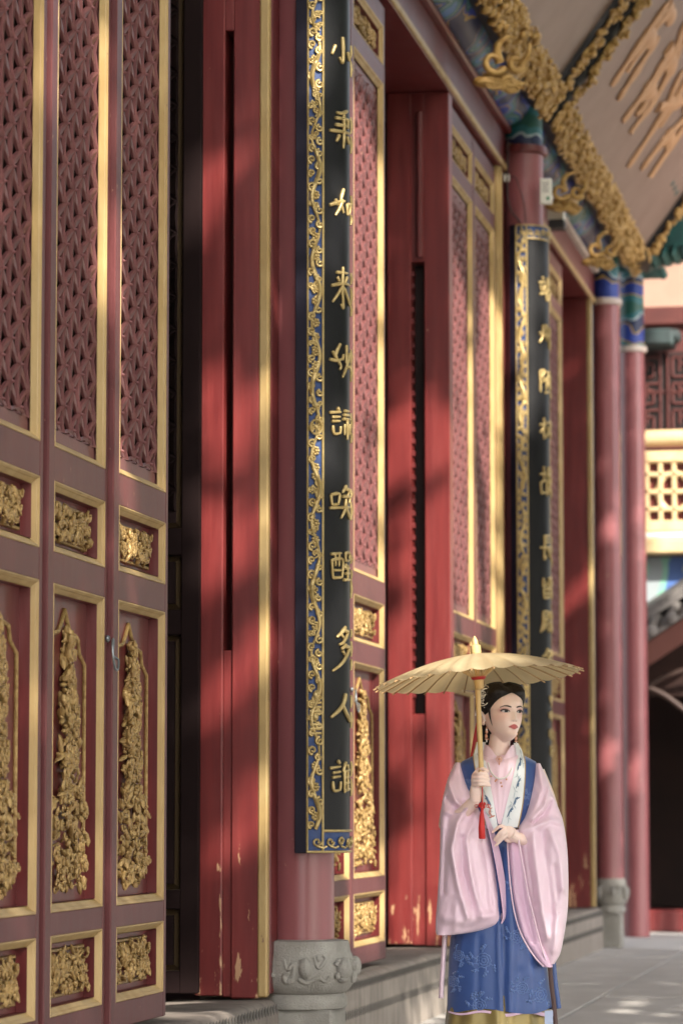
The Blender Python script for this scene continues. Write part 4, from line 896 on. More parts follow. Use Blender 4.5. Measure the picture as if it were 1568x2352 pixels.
# make-up colours live on the skin: rouge on lids and cheeks
at = me2.color_attributes.new('makeup', 'FLOAT_COLOR', 'POINT'); Hi = HR.inverted(); buf = [0.0]*(len(me2.vertices)*4)
for v in me2.vertices:
    p = v.co
    if p.z > 1.44:
        l = Hi @ (p-HC)
        if l.y < -.02:
            ax = abs(l.x)
            e = .95*G(ax, l.z, .037, .0075, .018, .0075)+.45*G(ax, l.z, .043, .0, .012, .008); c = .55*G(ax, l.z, .044, -.020, .022, .018); lip = max(0, 1-((l.x/.0245)**2+((l.z+.0600)/(.0115*max(.2, 1-(abs(l.x)/.026)**1.6)))**2)**2)
            buf[v.index*4] = min(1, e); buf[v.index*4+1] = min(1, c); buf[v.index*4+2] = min(1, lip*1.5)
    buf[v.index*4+3] = 1
at.data.foreach_set('color', buf)
t = m_skin.node_tree; bs = t.nodes['Principled BSDF']; src = bs.inputs['Base Color'].links[0].from_socket
va = nd(t, 'ShaderNodeVertexColor', layer_name='makeup'); sp = nd(t, 'ShaderNodeSeparateColor'); t.links.new(va.outputs[0], sp.inputs[0])
a_ = mixc(t, math_(t, 'MULTIPLY', sp.outputs[1], .6), src, (.70, .30, .26)); a_ = mixc(t, math_(t, 'MULTIPLY', sp.outputs[0], .8), a_, (.50, .17, .15)); a_ = mixc(t, sp.outputs[2], a_, (.50, .12, .115)); t.links.new(a_, bs.inputs['Base Color'])
def wp(name, q, mats, smooth=60, **kw): return q.build(name, mats, wom, smooth, **kw)
# eyes, brows
for s in (-1, 1):
    q = MB(); n = 18; up = []; lo = []
    for k in range(n+1):
        u = -1+2*k/n; x = s*(.0315+.0162*u); tilt = .0016*u
        up.append((x, .0005+tilt+.0066*(1-abs(u)**2.2)**.9)); lo.append((x, .0005+tilt-.0040*(1-abs(u)**2.0)))
    rows = 5
    q.grid(lambda i, j: H(face(lerp(lo[j][0], up[j][0], i/rows), lerp(lo[j][1], up[j][1], i/rows), .0012)), rows+1, n+1, flip=(s < 0)); wp('eye', q, m_eyew, 180)
    q = MB(); cx, cz = s*.0315+.0022, .0016
    ring_ = []
    for k in range(16):
        a = k*.3927; x = cx+.0064*math.cos(a); u = max(-1, min(1, (abs(x)-.0315)/.0162)); z = cz+.0064*math.sin(a)
        z = min(z, .0005+.0016*u+.0064*(1-abs(u)**2.2)**.9); z = max(z, .0005+.0016*u-.0040*(1-abs(u)**2)); ring_.append((x, z))
    q.add([H(face(cx, cz, .0026))]+[H(face(x, z, .0024)) for x, z in ring_], [(0, 1+k, 1+(k+1) % 16) for k in range(16)]+[(0, 1+(k+1) % 16, 1+k) for k in range(16)]); wp('iris', q, m_iris, 180)
    q = MB(); q.blob(H(face(cx-.0015, cz+.002, .003)), .0006, lo=True); wp('eye_glint', q, m_eyew)
    q = MB(); q.tube([H(face(x, z+.0004, .0022)) for x, z in up]+[H(face(s*(.0315+.0175), .0045, .0015))], [.0005]+[.0019+.0014*k/n for k in range(n)]+[.0004], 5, up=HR @ Vector((0, -1, 0))); 
    q.tube([H(face(x, z, .0014)) for x, z in lo], .0004, 5); wp('eyelash', q, m_brow, 180)
    q = MB(); B_ = [(.0115, .0165), (.02, .0192), (.03, .0212), (.040, .0208), (.0505, .0165)]
    L = spline([(x, 0, z) for x, z in B_], 5); q.tube([H(face(s*p.x, p.z, -.0002)) for p in L], [.0031*(.5+.6*math.sin(3.14*min(1, .15+k/len(L)))) for k in range(len(L))], 6, sx=.55, up=HR @ Vector((0, -1, 0))); wp('eyebrow', q, m_brow, 180)
q = MB()
for s in (-1, 1): q.blob(H(face(s*.0055, -.0385, .0002)), (.0028, .0016, .0014), HR, lo=True)
wp('nostril_shade', q, m_nostril)
q = MB(); q.tube([H(face(x, -.0600+.0012*math.cos(x*170)-.0009*abs(x)/.02, .0004)) for x in [-.021+.042*k/14 for k in range(15)]], [.0004]+[.0010]*13+[.0004], 5); wp('mouth_line', q, M('mouth_line', (.16, .025, .025), .5))
# hair: cap swept back from a centre parting, side locks, bun and back hair
rm = random.Random(6); q = MB(); nz, na = 46, 56
def hairline(z): return table([(-.07, 2.05), (-.04, 2.05), (-.012, 1.85), (-.002, 1.50), (.010, 1.32), (.022, 1.20), (.036, 1.03), (.048, .84), (.058, .60), (.066, .34), (.071, .14), (.074, 0.0)], z)[0]
def hp(i, j):
    z = lerp(-.085, .1029, i/nz); p0 = hairline(z); u = -1+2*j/na; phi = math.pi+u*(math.pi-p0)
    e = min(1, (1-abs(u))*3.2); e = e*e*(3-2*e)+.0; o = .0008+.020*e*(1 if z > -.02 else max(.35, 1+(z+.02)*8))+.002*math.sin(phi*34+z*30)*e
    if z > .06: o += .006*min(1, (z-.06)/.03)
    p = skull(phi, z, o, False)
    if z > .05: p.z += (o)*.8*min(1, (z-.05)/.04)
    return H(p)
q.grid(hp, nz+1, na+1)
top = [hp(nz, j) for j in range(na+1)]; q.add([H((0, .0, .119))]+top, [(0, 1+j, 2+j) for j in range(na)])
q.blob(H((0, .035, .093)), (.058, .060, .034), HR)
q.blob(H((.0, .085, .03)), (.060, .045, .065), HR)
for k in range(150):                                  # combed strands from the hairline back to the bun
    s = 1 if k % 2 else -1; z0 = rm.uniform(-.012, .0725); p0 = hairline(z0)+rm.uniform(-.03, .02); z1 = rm.uniform(.02, .075); P = []
    for t_ in range(9):
        u = t_/8; z = lerp(z0, z1, u**.8); ph = lerp(p0, 3.0, u); e = min(1, (ph-hairline(z))/(math.pi-hairline(z))*3.2); e = max(0, e); e = e*e*(3-2*e)
        o = .0012+.0198*e+(.006*min(1, (z-.06)/.03) if z > .06 else 0); p = skull(s*ph, z, o, False)
        if z > .05: p.z += o*.8*min(1, (z-.05)/.04)
        P.append(H(p))
    q.tube(P, [.0004]+[.0017]*7+[.0008], 5)
hair = wp('hair', q, m_hair, 180)
q = MB(); q.blob(H((0, .095, -.05)), (.055, .035, .075), HR); q.tube(spline([W(1118, 1655, .06), W(1115, 1700, .08), W(1120, 1745, .09), W(1125, 1850, .13)], 6), [.030-.0009*k for k in range(19)], 12); wp('back_hair', q, m_hair, 180)
q = MB()
for s in (-1, 1): q.tube(spline([H(skull(s*1.34, .018, .004)), H(skull(s*1.34, -.010, .003)), H(skull(s*1.36, -.03, .002)), H(skull(s*1.40, -.05, .001))], 5), [.0105-.00062*k for k in range(16)], 6, sx=.5)
wp('side_lock', q, m_hair, 180)
q = MB(); q.tube(spline([W(1107, 1640, .07), W(1100, 1680, .075), W(1096, 1720, .08), W(1094, 1748, .08)], 5), [.006+.0009*k for k in range(16)], 8, sx=.25, up=(0, 1, 0)); wp('hair_ribbon', q, m_ribbon)
# hair ornaments and jewels
r = random.Random(2); q = MB(); oc = W(1114, 1594, -.045)
for k in range(14):
    a = r.uniform(0, 6.28); b_ = r.uniform(-.9, .9); R2 = Matrix.Rotation(a, 3, 'Y') @ Matrix.Rotation(b_, 3, 'X'); rr = r.uniform(.012, .026); c = oc+Vector((r.uniform(-.008, .008), r.uniform(-.01, .01), r.uniform(-.028, .02)))
    q.tube([c+R2 @ Vector((rr*math.cos(x), 0, rr*.75*math.sin(x))) for x in [i*.4488 for i in range(14)]], .0018, 5, closed=True)
for k in range(40): q.blob(oc+Vector((r.gauss(0, .013), r.uniform(-.02, .01), r.gauss(-.004, .022))), .0026, lo=True)
wp('filigree_hair_ornament', q, m_silver)
q = MB(); L = spline([W(1106, 1600, -.02), W(1106, 1625, -.025), W(1110, 1640, -.03), W(1117, 1653, -.03)], 8)
for p in L: q.blob(p, .0030, lo=True)
L = spline([W(1102, 1610, -.01), W(1097, 1625, -.01), W(1095, 1640, -.01)], 5)
for p in L: q.blob(p, .0026, lo=True)
wp('pearl_strand', q, m_pearl)
q = MB(); oc = H((.060, -.035, .055))
for k in range(26): q.blob(oc+Vector((r.gauss(0, .007), r.uniform(-.006, .006), r.gauss(0, .012))), .0026, lo=True)
wp('small_hair_flower', q, m_silver)
for (x, y, d) in ((1120, 1667, -.028), (1189, 1672, -.03)):
    q = MB(); q.blob(W(x, y+4, d), .004); q.blob(W(x, y+12, d), (.006, .005, .008)); q.blob(W(x-1, y+22, d), (.006, .005, .009)); q.tube([W(x, y-2, d), W(x, y+22, d)], .001, 5)
    for k in range(3): q.blob(W(x-3+3*k, y+29, d), .003, lo=True)
    er = wp('earring', q, m_rose); q = MB(); q.blob(W(x, y+7, d-.002), .0042); q.blob(W(x, y+33, d-.001), (.0028, .0028, .006)); q.build('pearl_bead', m_pearl, er)
# ---- robes
TB = [(1722,1108,1192,.028,.048),(1735,1090,1210,.050,.03),(1746,1064,1234,.075,.015),(1775,1057,1242,.095,.01),(1850,1064,1236,.118,.0),(1910,1074,1226,.118,.0),(1960,1080,1222,.115,.0),(2050,1062,1236,.130,.0),(2150,1036,1250,.140,.0),(2250,1029,1262,.142,.0),(2322,1026,1274,.142,.0)]
def torso_front(x, py, o=0.0):                       # depth of the vest's front at px x
    xl, xr, d, yc = stable(TB, py); u = (x-(xl+xr)/2)/((xr-xl)/2); return yc-d*math.sqrt(max(0, 1-min(1, abs(u))**2.4))-o
FOLD = [([(1150,1950),(1155,2322)], 3.5, -.022), ([(1143,1960),(1146,2322)], 6, .012), ([(1166,1960),(1174,2140),(1168,2322)], 10, .012), ([(1098,2150),(1094,2322)], 5, -.006), ([(1212,2150),(1226,2322)], 12, .010), ([(1250,2180),(1262,2322)], 6, -.009), ([(1190,2230),(1186,2322)], 9, -.006), ([(1060,2160),(1046,2250)], 6, .006)]
def folds(x, y, F_, g_=1.0):
    d = 0
    for pts, wd, am in F_:
        if y < min(p[1] for p in pts)-30 or y > max(p[1] for p in pts)+30: continue
        best = 1e9
        for a, b in zip(pts, pts[1:]):
            vx, vy = b[0]-a[0], b[1]-a[1]; tt = max(0, min(1, ((x-a[0])*vx+(y-a[1])*vy)/(vx*vx+vy*vy))); best = min(best, (x-a[0]-tt*vx)**2+(y-a[1]-tt*vy)**2)
        d += am*math.exp(-best/(wd*wd))
    return d
q = MB(); ny, nx = 70, 56
def vp(i, j):
    py = lerp(1722, 2322, i/ny); xl, xr, d, yc = stable(TB, py)
    if j <= nx:
        u = -math.cos(math.pi*j/nx); x = lerp(xl, xr, (u+1)/2); pyy = py+(6*math.sin(j*.21)-3*abs(u) if i == ny else 0)
        return W(x, pyy, torso_front(x, py)-folds(x, py, FOLD)*min(1, (1-abs(u))*5))
    k = j-nx; u = math.cos(math.pi*k/nx); x = lerp(xl, xr, (u+1)/2)
    return W(x, py, yc+d*.9*math.sqrt(max(0, 1-abs(u)**2.4)))
q.grid(vp, ny+1, 2*nx, cv=True, flip=True); wp('blue_vest', q, m_bluesilk, 180)
q = MB(); rw = random.Random(12)                     # peony sprays woven into the vest
def wv(P, wd): q.tube([W(x, y, torso_front(x, y)-folds(x, y, FOLD)*min(1, (1-min(1, abs((x-sum(stable(TB, y)[:2])/2)/((stable(TB, y)[1]-stable(TB, y)[0])/2))))*5)-.0012) for x, y in P], wd, 5, sx=.25, up=(0, 1, 0))
for cx, cy, s_ in ((1108, 2205, 1), (1098, 2308, .9), (1238, 2284, 1), (1184, 2150, .9), (1052, 2195, .7), (1040, 2255, .7), (1196, 2268, .8), (1180, 2020, .7), (1075, 1800, .6), (1222, 1830, .6)):
    for ring_r, np_ in ((4, 5), (9, 7), (14, 9)):
        for k in range(np_):
            a = 6.283*k/np_+ring_r; rr = ring_r*s_; P = []
            for t_ in range(6): b_ = a+(t_/5-.5)*1.1*6.283/np_; r2 = rr*(1+.22*math.sin(math.pi*t_/5)); P.append((cx+r2*math.cos(b_), cy+r2*1.0*math.sin(b_)))
            if all(1032 < p[0] < 1262 and p[1] < 2318 for p in P): wv(P, .0024)
    for k in range(7):
        a = rw.uniform(0, 6.283); P = [(cx+s_*d_*math.cos(a+d_*.02), cy+s_*d_*math.sin(a+d_*.02)) for d_ in (15, 20, 26, 32, 37)]
        if all(1032 < p[0] < 1262 and p[1] < 2318 for p in P):
            wv(P, .0018)
            for e in (1, -1): x, y = P[2]; wv([(x, y), (x+s_*7*math.cos(a+e*.9), y+s_*7*math.sin(a+e*.9))], .0042); x, y = P[3]; wv([(x, y), (x+s_*6*math.cos(a+e*.9), y+s_*6*math.sin(a+e*.9))], .0036)
vest = [o for o in kids(wom) if o.name == 'blue_vest'][0]; q.build('woven_flowers', m_weave, vest, 180, kind='stuff')
# gold skirt
q = MB(); n = 96
def sk(i, j):
    py = lerp(2285, 2587, i/16); a = 2*math.pi*j/n; t_ = i/16; w_ = lerp(114, 150, t_); pl = .012*t_*math.sin(a*19)+.006*math.sin(a*7+1)+.01*math.sin(a*11)
    return W(1144+w_*math.cos(a)*(1+pl), py, (lerp(.125, .20, t_)+pl*.8)*math.sin(a))
q.grid(sk, 17, n, cv=True); wp('gold_skirt', q, m_goldsilk, 180)
q = MB(); q.grid(lambda i, j: W(lerp(1028, 1275, j/30), 2322+4*math.sin(j*.5)+i*(4+5*(j/30)), torso_front(lerp(1036, 1266, j/30), 2322)+.006), 2, 31); wp('pink_hem', q, m_pinkin, 180)
q = MB(); q.tube(spline([W(1022, 2140, -.02), W(1018, 2200, -.03), W(1014, 2260, -.03), W(1012, 2294, -.03)], 5), [.010, ]*16, 8, sx=2, up=(0, 1, 0)); wp('pink_side_panel', q, m_pinksilk, 180)
q = MB(); q.tube(spline([W(1262, 2200, -.05), W(1266, 2260, -.06), W(1272, 2310, -.06), W(1279, 2400, -.06)], 5), [.009]*16, 8, sx=.4, up=(0, 1, 0)); wp('dark_side_ribbon', q, m_trim)
q = MB(); q.tube(spline([W(1270, 2190, -.02), W(1274, 2250, -.03), W(1283, 2318, -.03)], 5), [.012]*11, 8, sx=.4, up=(0, 1, 0)); wp('blue_side_panel', q, m_bluesilk)
q = MB(); q.grid(lambda i, j: W(lerp(1246, 1266, j/4), lerp(2318, 2500, i/6)+0, -.175+.03*j/4), 7, 5); wp('pale_blue_sash', q, M('pale_blue_silk', (.36, .42, .58), .5), 180)
for s in (-1, 1):
    q = MB(); q.blob(Vector((s*.07, -.19, .035)), (.045, .09, .035)); wp('shoe', q, m_trim)
# pink underrobe at the throat: V panel, stand collar
q = MB()
def vpan(i, j):
    t_ = i/18; xq = lerp(1106, 1200, j/14); py = lerp(1712+25*math.exp(-((xq-1147)/17)**2), 1893, t_); xl = lerp(1106, 1143, t_); xr = lerp(1200, 1150, t_); x = lerp(xl, xr, j/14)
    return W(x, py, torso_front(x, max(py, 1722))-.007-.004*math.sin(j*1.35)*(1-t_)-.006*math.exp(-t_*5))
q.grid(vpan, 19, 15); wp('pink_underrobe', q, m_pinksilk, 180)
q = MB(); n = 40
def col(i, j):
    a = 2*math.pi*j/n; t_ = i/6; fr = max(0, -math.sin(a)); ztop = 1712-4*abs(math.cos(a))+30*fr**5
    py = lerp(1752, ztop, t_); rx = lerp(.078, .058, t_); ry = lerp(.082, .060, t_); c = Vector((lerp(-.004, .002, t_), lerp(.012, .012, t_), 0))
    return c+Vector((rx*math.cos(a), ry*math.sin(a), (2587-py)/WS))
q.grid(col, 7, n, cv=True); q.grid(lambda i, j: col(6-i, j)*1 if i == 0 else Vector((col(6-i, j).x*.96, .012+(col(6-i, j).y-.012)*.94, col(6-i, j).z)), 3, n, cv=True); wp('pink_stand_collar', q, m_pinksilk, 180)
q = MB(); bc = W(1147, 1743, -.092)
for k in range(6): a = k*1.047; q.tube([bc+Vector((.008*math.cos(a)+.0045*math.cos(x), -.003, .008*math.sin(a)+.0045*math.sin(x))) for x in [i*1.047 for i in range(6)]], .0014, 5, closed=True)
q.blob(bc+Vector((0, -.004, 0)), .005); q.blob(bc+Vector((0, 0, -.018)), (.003, .003, .006)); wp('rose_gold_brooch', q, m_rose)
q = MB(); L = spline([W(1121, 1752, -.10), W(1127, 1772, -.118), W(1140, 1786, -.127), W(1153, 1788, -.128), W(1167, 1780, -.122), W(1176, 1764, -.11)], 8)
for p in L: q.blob(p, .0038, lo=True)
neck = wp('pearl_necklace', q, m_pearl)
q = MB()
for x, y in ((1127, 1783), (1137, 1794), (1150, 1798), (1152, 1806), (1163, 1790), (1140, 1791)): q.blob(W(x, y, -.128), .0042)
q.build('rose_gold_charms', m_rose, neck)
# white collar bands with embroidery
def band(name, side):
    rows = [(1702,1120,1098),(1718,1117,1094),(1740,1116,1089),(1790,1124,1096),(1850,1134,1108),(1905,1143,1114)] if side < 0 else [(1704,1184,1196),(1720,1189,1204),(1742,1189,1208),(1800,1175,1206),(1850,1162,1200),(1903,1148,1189)]
    q = MB(); n, m_ = 26, 8
    def bp(i, j, o=.012):
        py = lerp(rows[0][0], rows[-1][0], i/n); a, b = stable(rows, py); x = lerp(a, b, j/m_); edge = .004*math.sin(math.pi*min(1, j/m_))
        y = torso_front(x, max(py, 1736))-o-edge
        if py < 1746: y = lerp(y, (.035 if abs(x-1150) > 30 else .03), ((1746-py)/44)**1.2)
        return W(x, py+(j/m_)*(3 if side < 0 else -3)*(1 if i == n else 0), y)
    q.grid(bp, n+1, m_+1, flip=side > 0); q.grid(lambda i, j: bp(i, j, .004), n+1, m_+1, flip=side < 0)
    for j in (0, m_): q.grid(lambda i, k: bp(i, j, .012 if k else .004), n+1, 2)
    q.grid(lambda k, j: bp(n, j, .012 if k else .004), 2, m_+1)
    b = wp(name, q, m_whitesilk, 60); q = MB(); q.tube([bp(i, m_, .013) for i in range(n+1)], .0022, 6); q.build('gilt_piping', m_gold, b)
    rr = random.Random(8+side); 
    for cnt, mt, nm in ((5, m_emb, 'blue_crane_embroidery'), (9, m_emb3, 'pale_spray_embroidery'), (2 if side < 0 else 0, m_emb2, 'coral_flower_embroidery')):
        if not cnt: continue
        q = MB()
        for k in range(cnt):
            ci = rr.uniform(3, n-3) if mt is not m_emb2 else (rr.uniform(n-7, n-3) if side < 0 else rr.uniform(4, n-10)); cj = rr.uniform(2, m_-2)
            for e in range(5 if mt is not m_emb3 else 4):
                a = rr.uniform(0, 6.28) if mt is not m_emb else rr.uniform(-1.0, .6)+(0 if e < 3 else 2); l = rr.uniform(.8, 2.2); P = []
                for st in range(5):
                    tt = st/4; P.append(bp(min(n-.3, max(.3, ci+l*tt*math.sin(a)*1.1)), min(m_-.5, max(.5, cj+l*tt*math.cos(a)*1.1+.3*math.sin(tt*3))), .0132+.003))
                wd = {m_emb: .0026, m_emb3: .0012, m_emb2: .0026}[mt]
                q.tube(P, [wd*.5, wd, wd*1.1, wd*.7, wd*.2], 5, sx=.3, up=(0, 1, 0))
        q.build(nm, mt, b, 180, kind='stuff')
    return b
band('white_collar_band', -1); band('white_collar_band', 1)
q = MB(); q.tube([W(lerp(1112, 1190, k/12), 1908-4*abs(k-5)/6, torso_front(lerp(1112, 1190, k/12), 1908)-.012) for k in range(13)], .004, 6); wp('waist_cord', q, m_trim)
# great sleeves
def sleeve(name, rows, F_, yc, bulge, mat, back=.5, ny=120, nx=64, waves=0.0):
    q = MB(); y0, y1 = rows[0][0], rows[-1][0]
    def sp_(i, j):
        py = lerp(y0, y1, i/ny); xl, xr = stable(rows, py); t_ = i/ny
        c, b = yc(t_), bulge(t_)
        if j <= nx:
            u = -math.cos(math.pi*j/nx); x = lerp(xl, xr, (u+1)/2); k = (1-abs(u)**2.6)
            return W(x, py, c-b*max(0, k)**.5-1.6*folds(x, py, F_)*min(1, (1-abs(u))*6)-waves*math.sin(x*.11+py*.023)*max(0, k)-(.0045*(noise.noise(Vector((x*.035+py*.012, py*.010, 3.1+nx)))+.5*noise.noise(Vector((x*.09-py*.03, py*.022, 9.7))))+.003*abs(noise.noise(Vector((x*.05+py*.03, py*.02-x*.015, 5.5)))))*min(1, (1-abs(u))*4)*(1 if waves else 0))
        k = j-nx; u = math.cos(math.pi*k/nx); x = lerp(xl, xr, (u+1)/2); return W(x, py, c+b*back*max(0, 1-abs(u)**2.6)**.5)
    q.grid(sp_, ny+1, 2*nx, cv=True, flip=True)
    q.add([sp_(0, j) for j in range(2*nx)], [tuple(range(2*nx))]); q.add([sp_(ny, j) for j in range(2*nx)], [tuple(range(2*nx-1, -1, -1))])
    return wp(name, q, mat, 75)
RS = [(1750,1048,1060),(1765,1040,1064),(1790,1029,1072),(1815,1022,1082),(1845,1015,1098),(1880,1011,1112),(1920,1010,1122),(1960,1009,1130),(2000,1007,1138),(2050,1004,1146),(2090,1001,1151),(2115,999,1153),(2130,999,1130),(2141,999,1085),(2147,1001,1040)]
RF = [([(1078,1848),(1048,1890),(1034,1950),(1048,2030),(1070,2105)], 7, .016), ([(1094,1868),(1066,1930),(1082,2030),(1102,2100)], 8, .012), ([(1062,1845),(1030,1880),(1018,1960),(1014,2050)], 8, -.012), ([(1060,1925),(1060,2000),(1082,2080)], 7, -.012), ([(1105,1930),(1118,2000),(1126,2090)], 7, -.008), ([(1030,1800),(1045,1840),(1070,1858)], 6, .012), ([(1024,1835),(1050,1862)], 6, -.012), ([(1014,1862),(1040,1872),(1075,1852)], 5, .010), ([(1020,2110),(1070,2118),(1120,2100)], 10, .008), ([(1046,2060),(1040,2135)], 8, .007)]
sleeve('pink_sleeve', RS, RF, lambda t_: lerp(.03, -.10, min(1, t_*2.6)), lambda t_: lerp(.05, .085, min(1, t_*2.2))*(1 if t_ < .9 else lerp(1, .55, (t_-.9)/.1)), m_pinksilk, waves=.003)
q = MB(); E1 = spline([W(1100, 1850, -.195), W(1114, 1885, -.175), W(1126, 1930, -.175), W(1137, 1985, -.17), W(1147, 2045, -.165), W(1153, 2100, -.16), W(1149, 2120, -.155)], 6)
q.tube(E1, .0032, 6); q.grid(lambda i, j: E1[i]+Vector(((3+j*7)/WS*(.3+math.sin(math.pi*i/36))*.5, .012*j, 0)), 37, 4); wp('sleeve_cuff', q, m_pinkin, 180)
LS = [(1752,1234,1246),(1775,1228,1256),(1805,1222,1267),(1845,1213,1281),(1875,1205,1292),(1900,1190,1297),(1915,1186,1299),(1950,1192,1303),(2000,1200,1305),(2050,1209,1305),(2100,1219,1302),(2150,1231,1294),(2190,1243,1285),(2213,1254,1272)]
LF = [([(1240,1760),(1248,1810),(1232,1850),(1215,1880)], 7, .010), ([(1262,1815),(1250,1850),(1222,1882)], 6, .014), ([(1268,1840),(1250,1868),(1225,1892)], 5, -.012), ([(1292,1890),(1262,1885),(1225,1898),(1195,1908)], 7, .014), ([(1260,1905),(1282,1960),(1290,2040)], 8, .010), ([(1222,1915),(1226,1980),(1236,2060),(1252,2150)], 8, .010), ([(1242,1915),(1254,2000),(1266,2100)], 9, -.010), ([(1208,1935),(1212,1990),(1226,2080)], 6, -.006), ([(1276,2080),(1268,2180)], 8, .008), ([(1270,1990),(1280,2090)], 6, -.006)]
sleeve('pink_sleeve', LS, LF, lambda t_: lerp(.03, -.10, min(1, t_*2.8)), lambda t_: lerp(.05, .078, min(1, t_*2.4))*(1 if t_ < .85 else lerp(1, .5, (t_-.85)/.15)), m_pinksilk, waves=.003)
q = MB(); E2 = spline([W(1186, 1906, -.17), W(1190, 1940, -.185), W(1200, 2000, -.185), W(1211, 2060, -.18), W(1226, 2120, -.175), W(1242, 2180, -.16), W(1254, 2214, -.14)], 6); q.tube(E2, .0035, 6); wp('sleeve_edge', q, m_pinksilk, 180)
IS = [(1928,1164,1196),(1950,1164,1202),(2000,1168,1210),(2050,1172,1220),(2100,1180,1232),(2140,1192,1244),(2170,1206,1254),(2200,1227,1264),(2220,1244,1268)]
sleeve('sleeve_lining', IS, [([(1172,1940),(1178,2050),(1200,2150)], 6, .006), ([(1188,1940),(1200,2060),(1222,2160)], 7, -.008)], lambda t_: -.095, lambda t_: .055, m_pinkin)
q = MB(); E3 = spline([W(1164, 1932, -.135), W(1167, 1995, -.14), W(1172, 2050, -.145), W(1180, 2100, -.15), W(1193, 2142, -.15), W(1210, 2175, -.15), W(1230, 2203, -.145), W(1246, 2219, -.14)], 6); q.tube(E3, .003, 6); wp('sleeve_edge', q, m_pinksilk, 180)
# ---- umbrella (held, a thing of its own)
UO = WO+Matrix.Rotation(YAW, 3, 'Z') @ W(1097, 1559, PD)
um = empty('paper_umbrella', UO, YAW, label='pale oiled paper umbrella with bamboo pole and red tassel, held by the woman', cat='umbrella')
UT = Matrix.Rotation(rad(-5.2), 3, 'Y') @ Matrix.Rotation(rad(-3.6), 3, 'X')
def U(p): return UT @ Vector(p)
UR, UH, NR = .398, .098, 30
def uz(rr): t_ = rr/UR; return UH*(1-t_)-.0+.018*math.sin(math.pi*t_)
q = MB(); nr, ns = 12, 4
def can(i, j):
    rr = lerp(.018, UR, i/nr); a = 2*math.pi*j/(NR*ns); sag = .008*(i/nr)*(abs(math.sin(a*NR/2)))
    return U((rr*math.cos(a)*(1-.022*abs(math.sin(a*NR/2))*(i/nr)), rr*math.sin(a)*(1-.022*abs(math.sin(a*NR/2))*(i/nr)), uz(rr)-sag))
q.grid(can, nr+1, NR*ns, cv=True); q.build('paper_canopy', m_paper, um, 180)
for k in range(NR):
    a = 2*math.pi*k/NR; q = MB(); q.tube([U((rr*math.cos(a), rr*math.sin(a), uz(rr)-.004)) for rr in (.02, .1, .2, .3, UR+.012)], [.0022, .0024, .0024, .0024, .0030], 6)
    rb = q.build('rib', m_rib, um); q = MB(); q.tube([U((.016*math.cos(a), .016*math.sin(a), UH-.098)), U((.125*math.cos(a), .125*math.sin(a), uz(.125)-.006))], .0020, 5); q.build('stretcher', m_bamboo, rb)
q = MB(); q.lathe([(.020, UH-.008), (.021, UH+.012), (.0205, UH+.030), (.012, UH+.034), (.011, UH+.048), (.007, UH+.060), (.002, UH+.068)], 0, 0, 24); q.xf(U); q.build('finial', m_bamboo, um, 40)
q = MB(); q.lathe([(.030, UH-.094), (.019, UH-.104), (.018, UH-.135), (.015, UH-.140)], 0, 0, 24); q.xf(U); q.build('runner', m_bamboo, um, 40)
q = MB(); q.lathe([(.0305, UH-.0925), (.026, UH-.1005), (.020, UH-.1045)], 0, 0, 24); q.xf(U); q.build('red_thread_binding', m_ribbon, um, 60)
ph = Matrix.Rotation(YAW, 3, 'Z').inverted() @ (WO-UO)           # to the woman's frame
P1 = U((0, 0, UH)); P2 = W(1104, 1808, PD)+ph
q = MB(); q.tube([P1.lerp(P2, k/14) for k in range(15)], [.0098 if k % 4 else .0104 for k in range(15)], 14); q.build('pole', m_bamboo, um, 60)
q = MB(); q.tube([W(1104.5, 1808, PD)+ph, W(1105, 1830, PD-.006)+ph, W(1104.5, 1845, PD-.01)+ph], .0022, 6); kc = W(1104.5, 1849, PD-.012)+ph; rr = random.Random(3)
for k in range(26): a = rr.uniform(0, 6.28); s_ = rr.uniform(.2, 1); q.tube([kc+Vector((.014*s_*math.cos(a+x), -.006+.004*math.sin(5*x), .014*s_*math.sin(a+x))) for x in (0, .5, 1.0)], .0022, 5)
for s_ in (-1, 1): q.tube([kc+Vector((s_*(.022+.009*math.cos(x)), 0, -.006*s_*s_+.006*math.sin(x)+.002)) for x in [i*.7 for i in range(9)]], .0013, 5, closed=True)
kn = q.build('red_knot', m_redcord, um, 60)
q = MB(); q.lathe([(.003, -.010), (.0055, -.016), (.005, -.022), (.009, -.045), (.0125, -.09), (.0135, -.128), (.011, -.131)], 0, 0, 20); q.xf(lambda p: kc+Vector((p.x+.0035*math.sin(p.z*20), p.y, p.z))); q.build('red_tassel', m_redcord, um, 60)
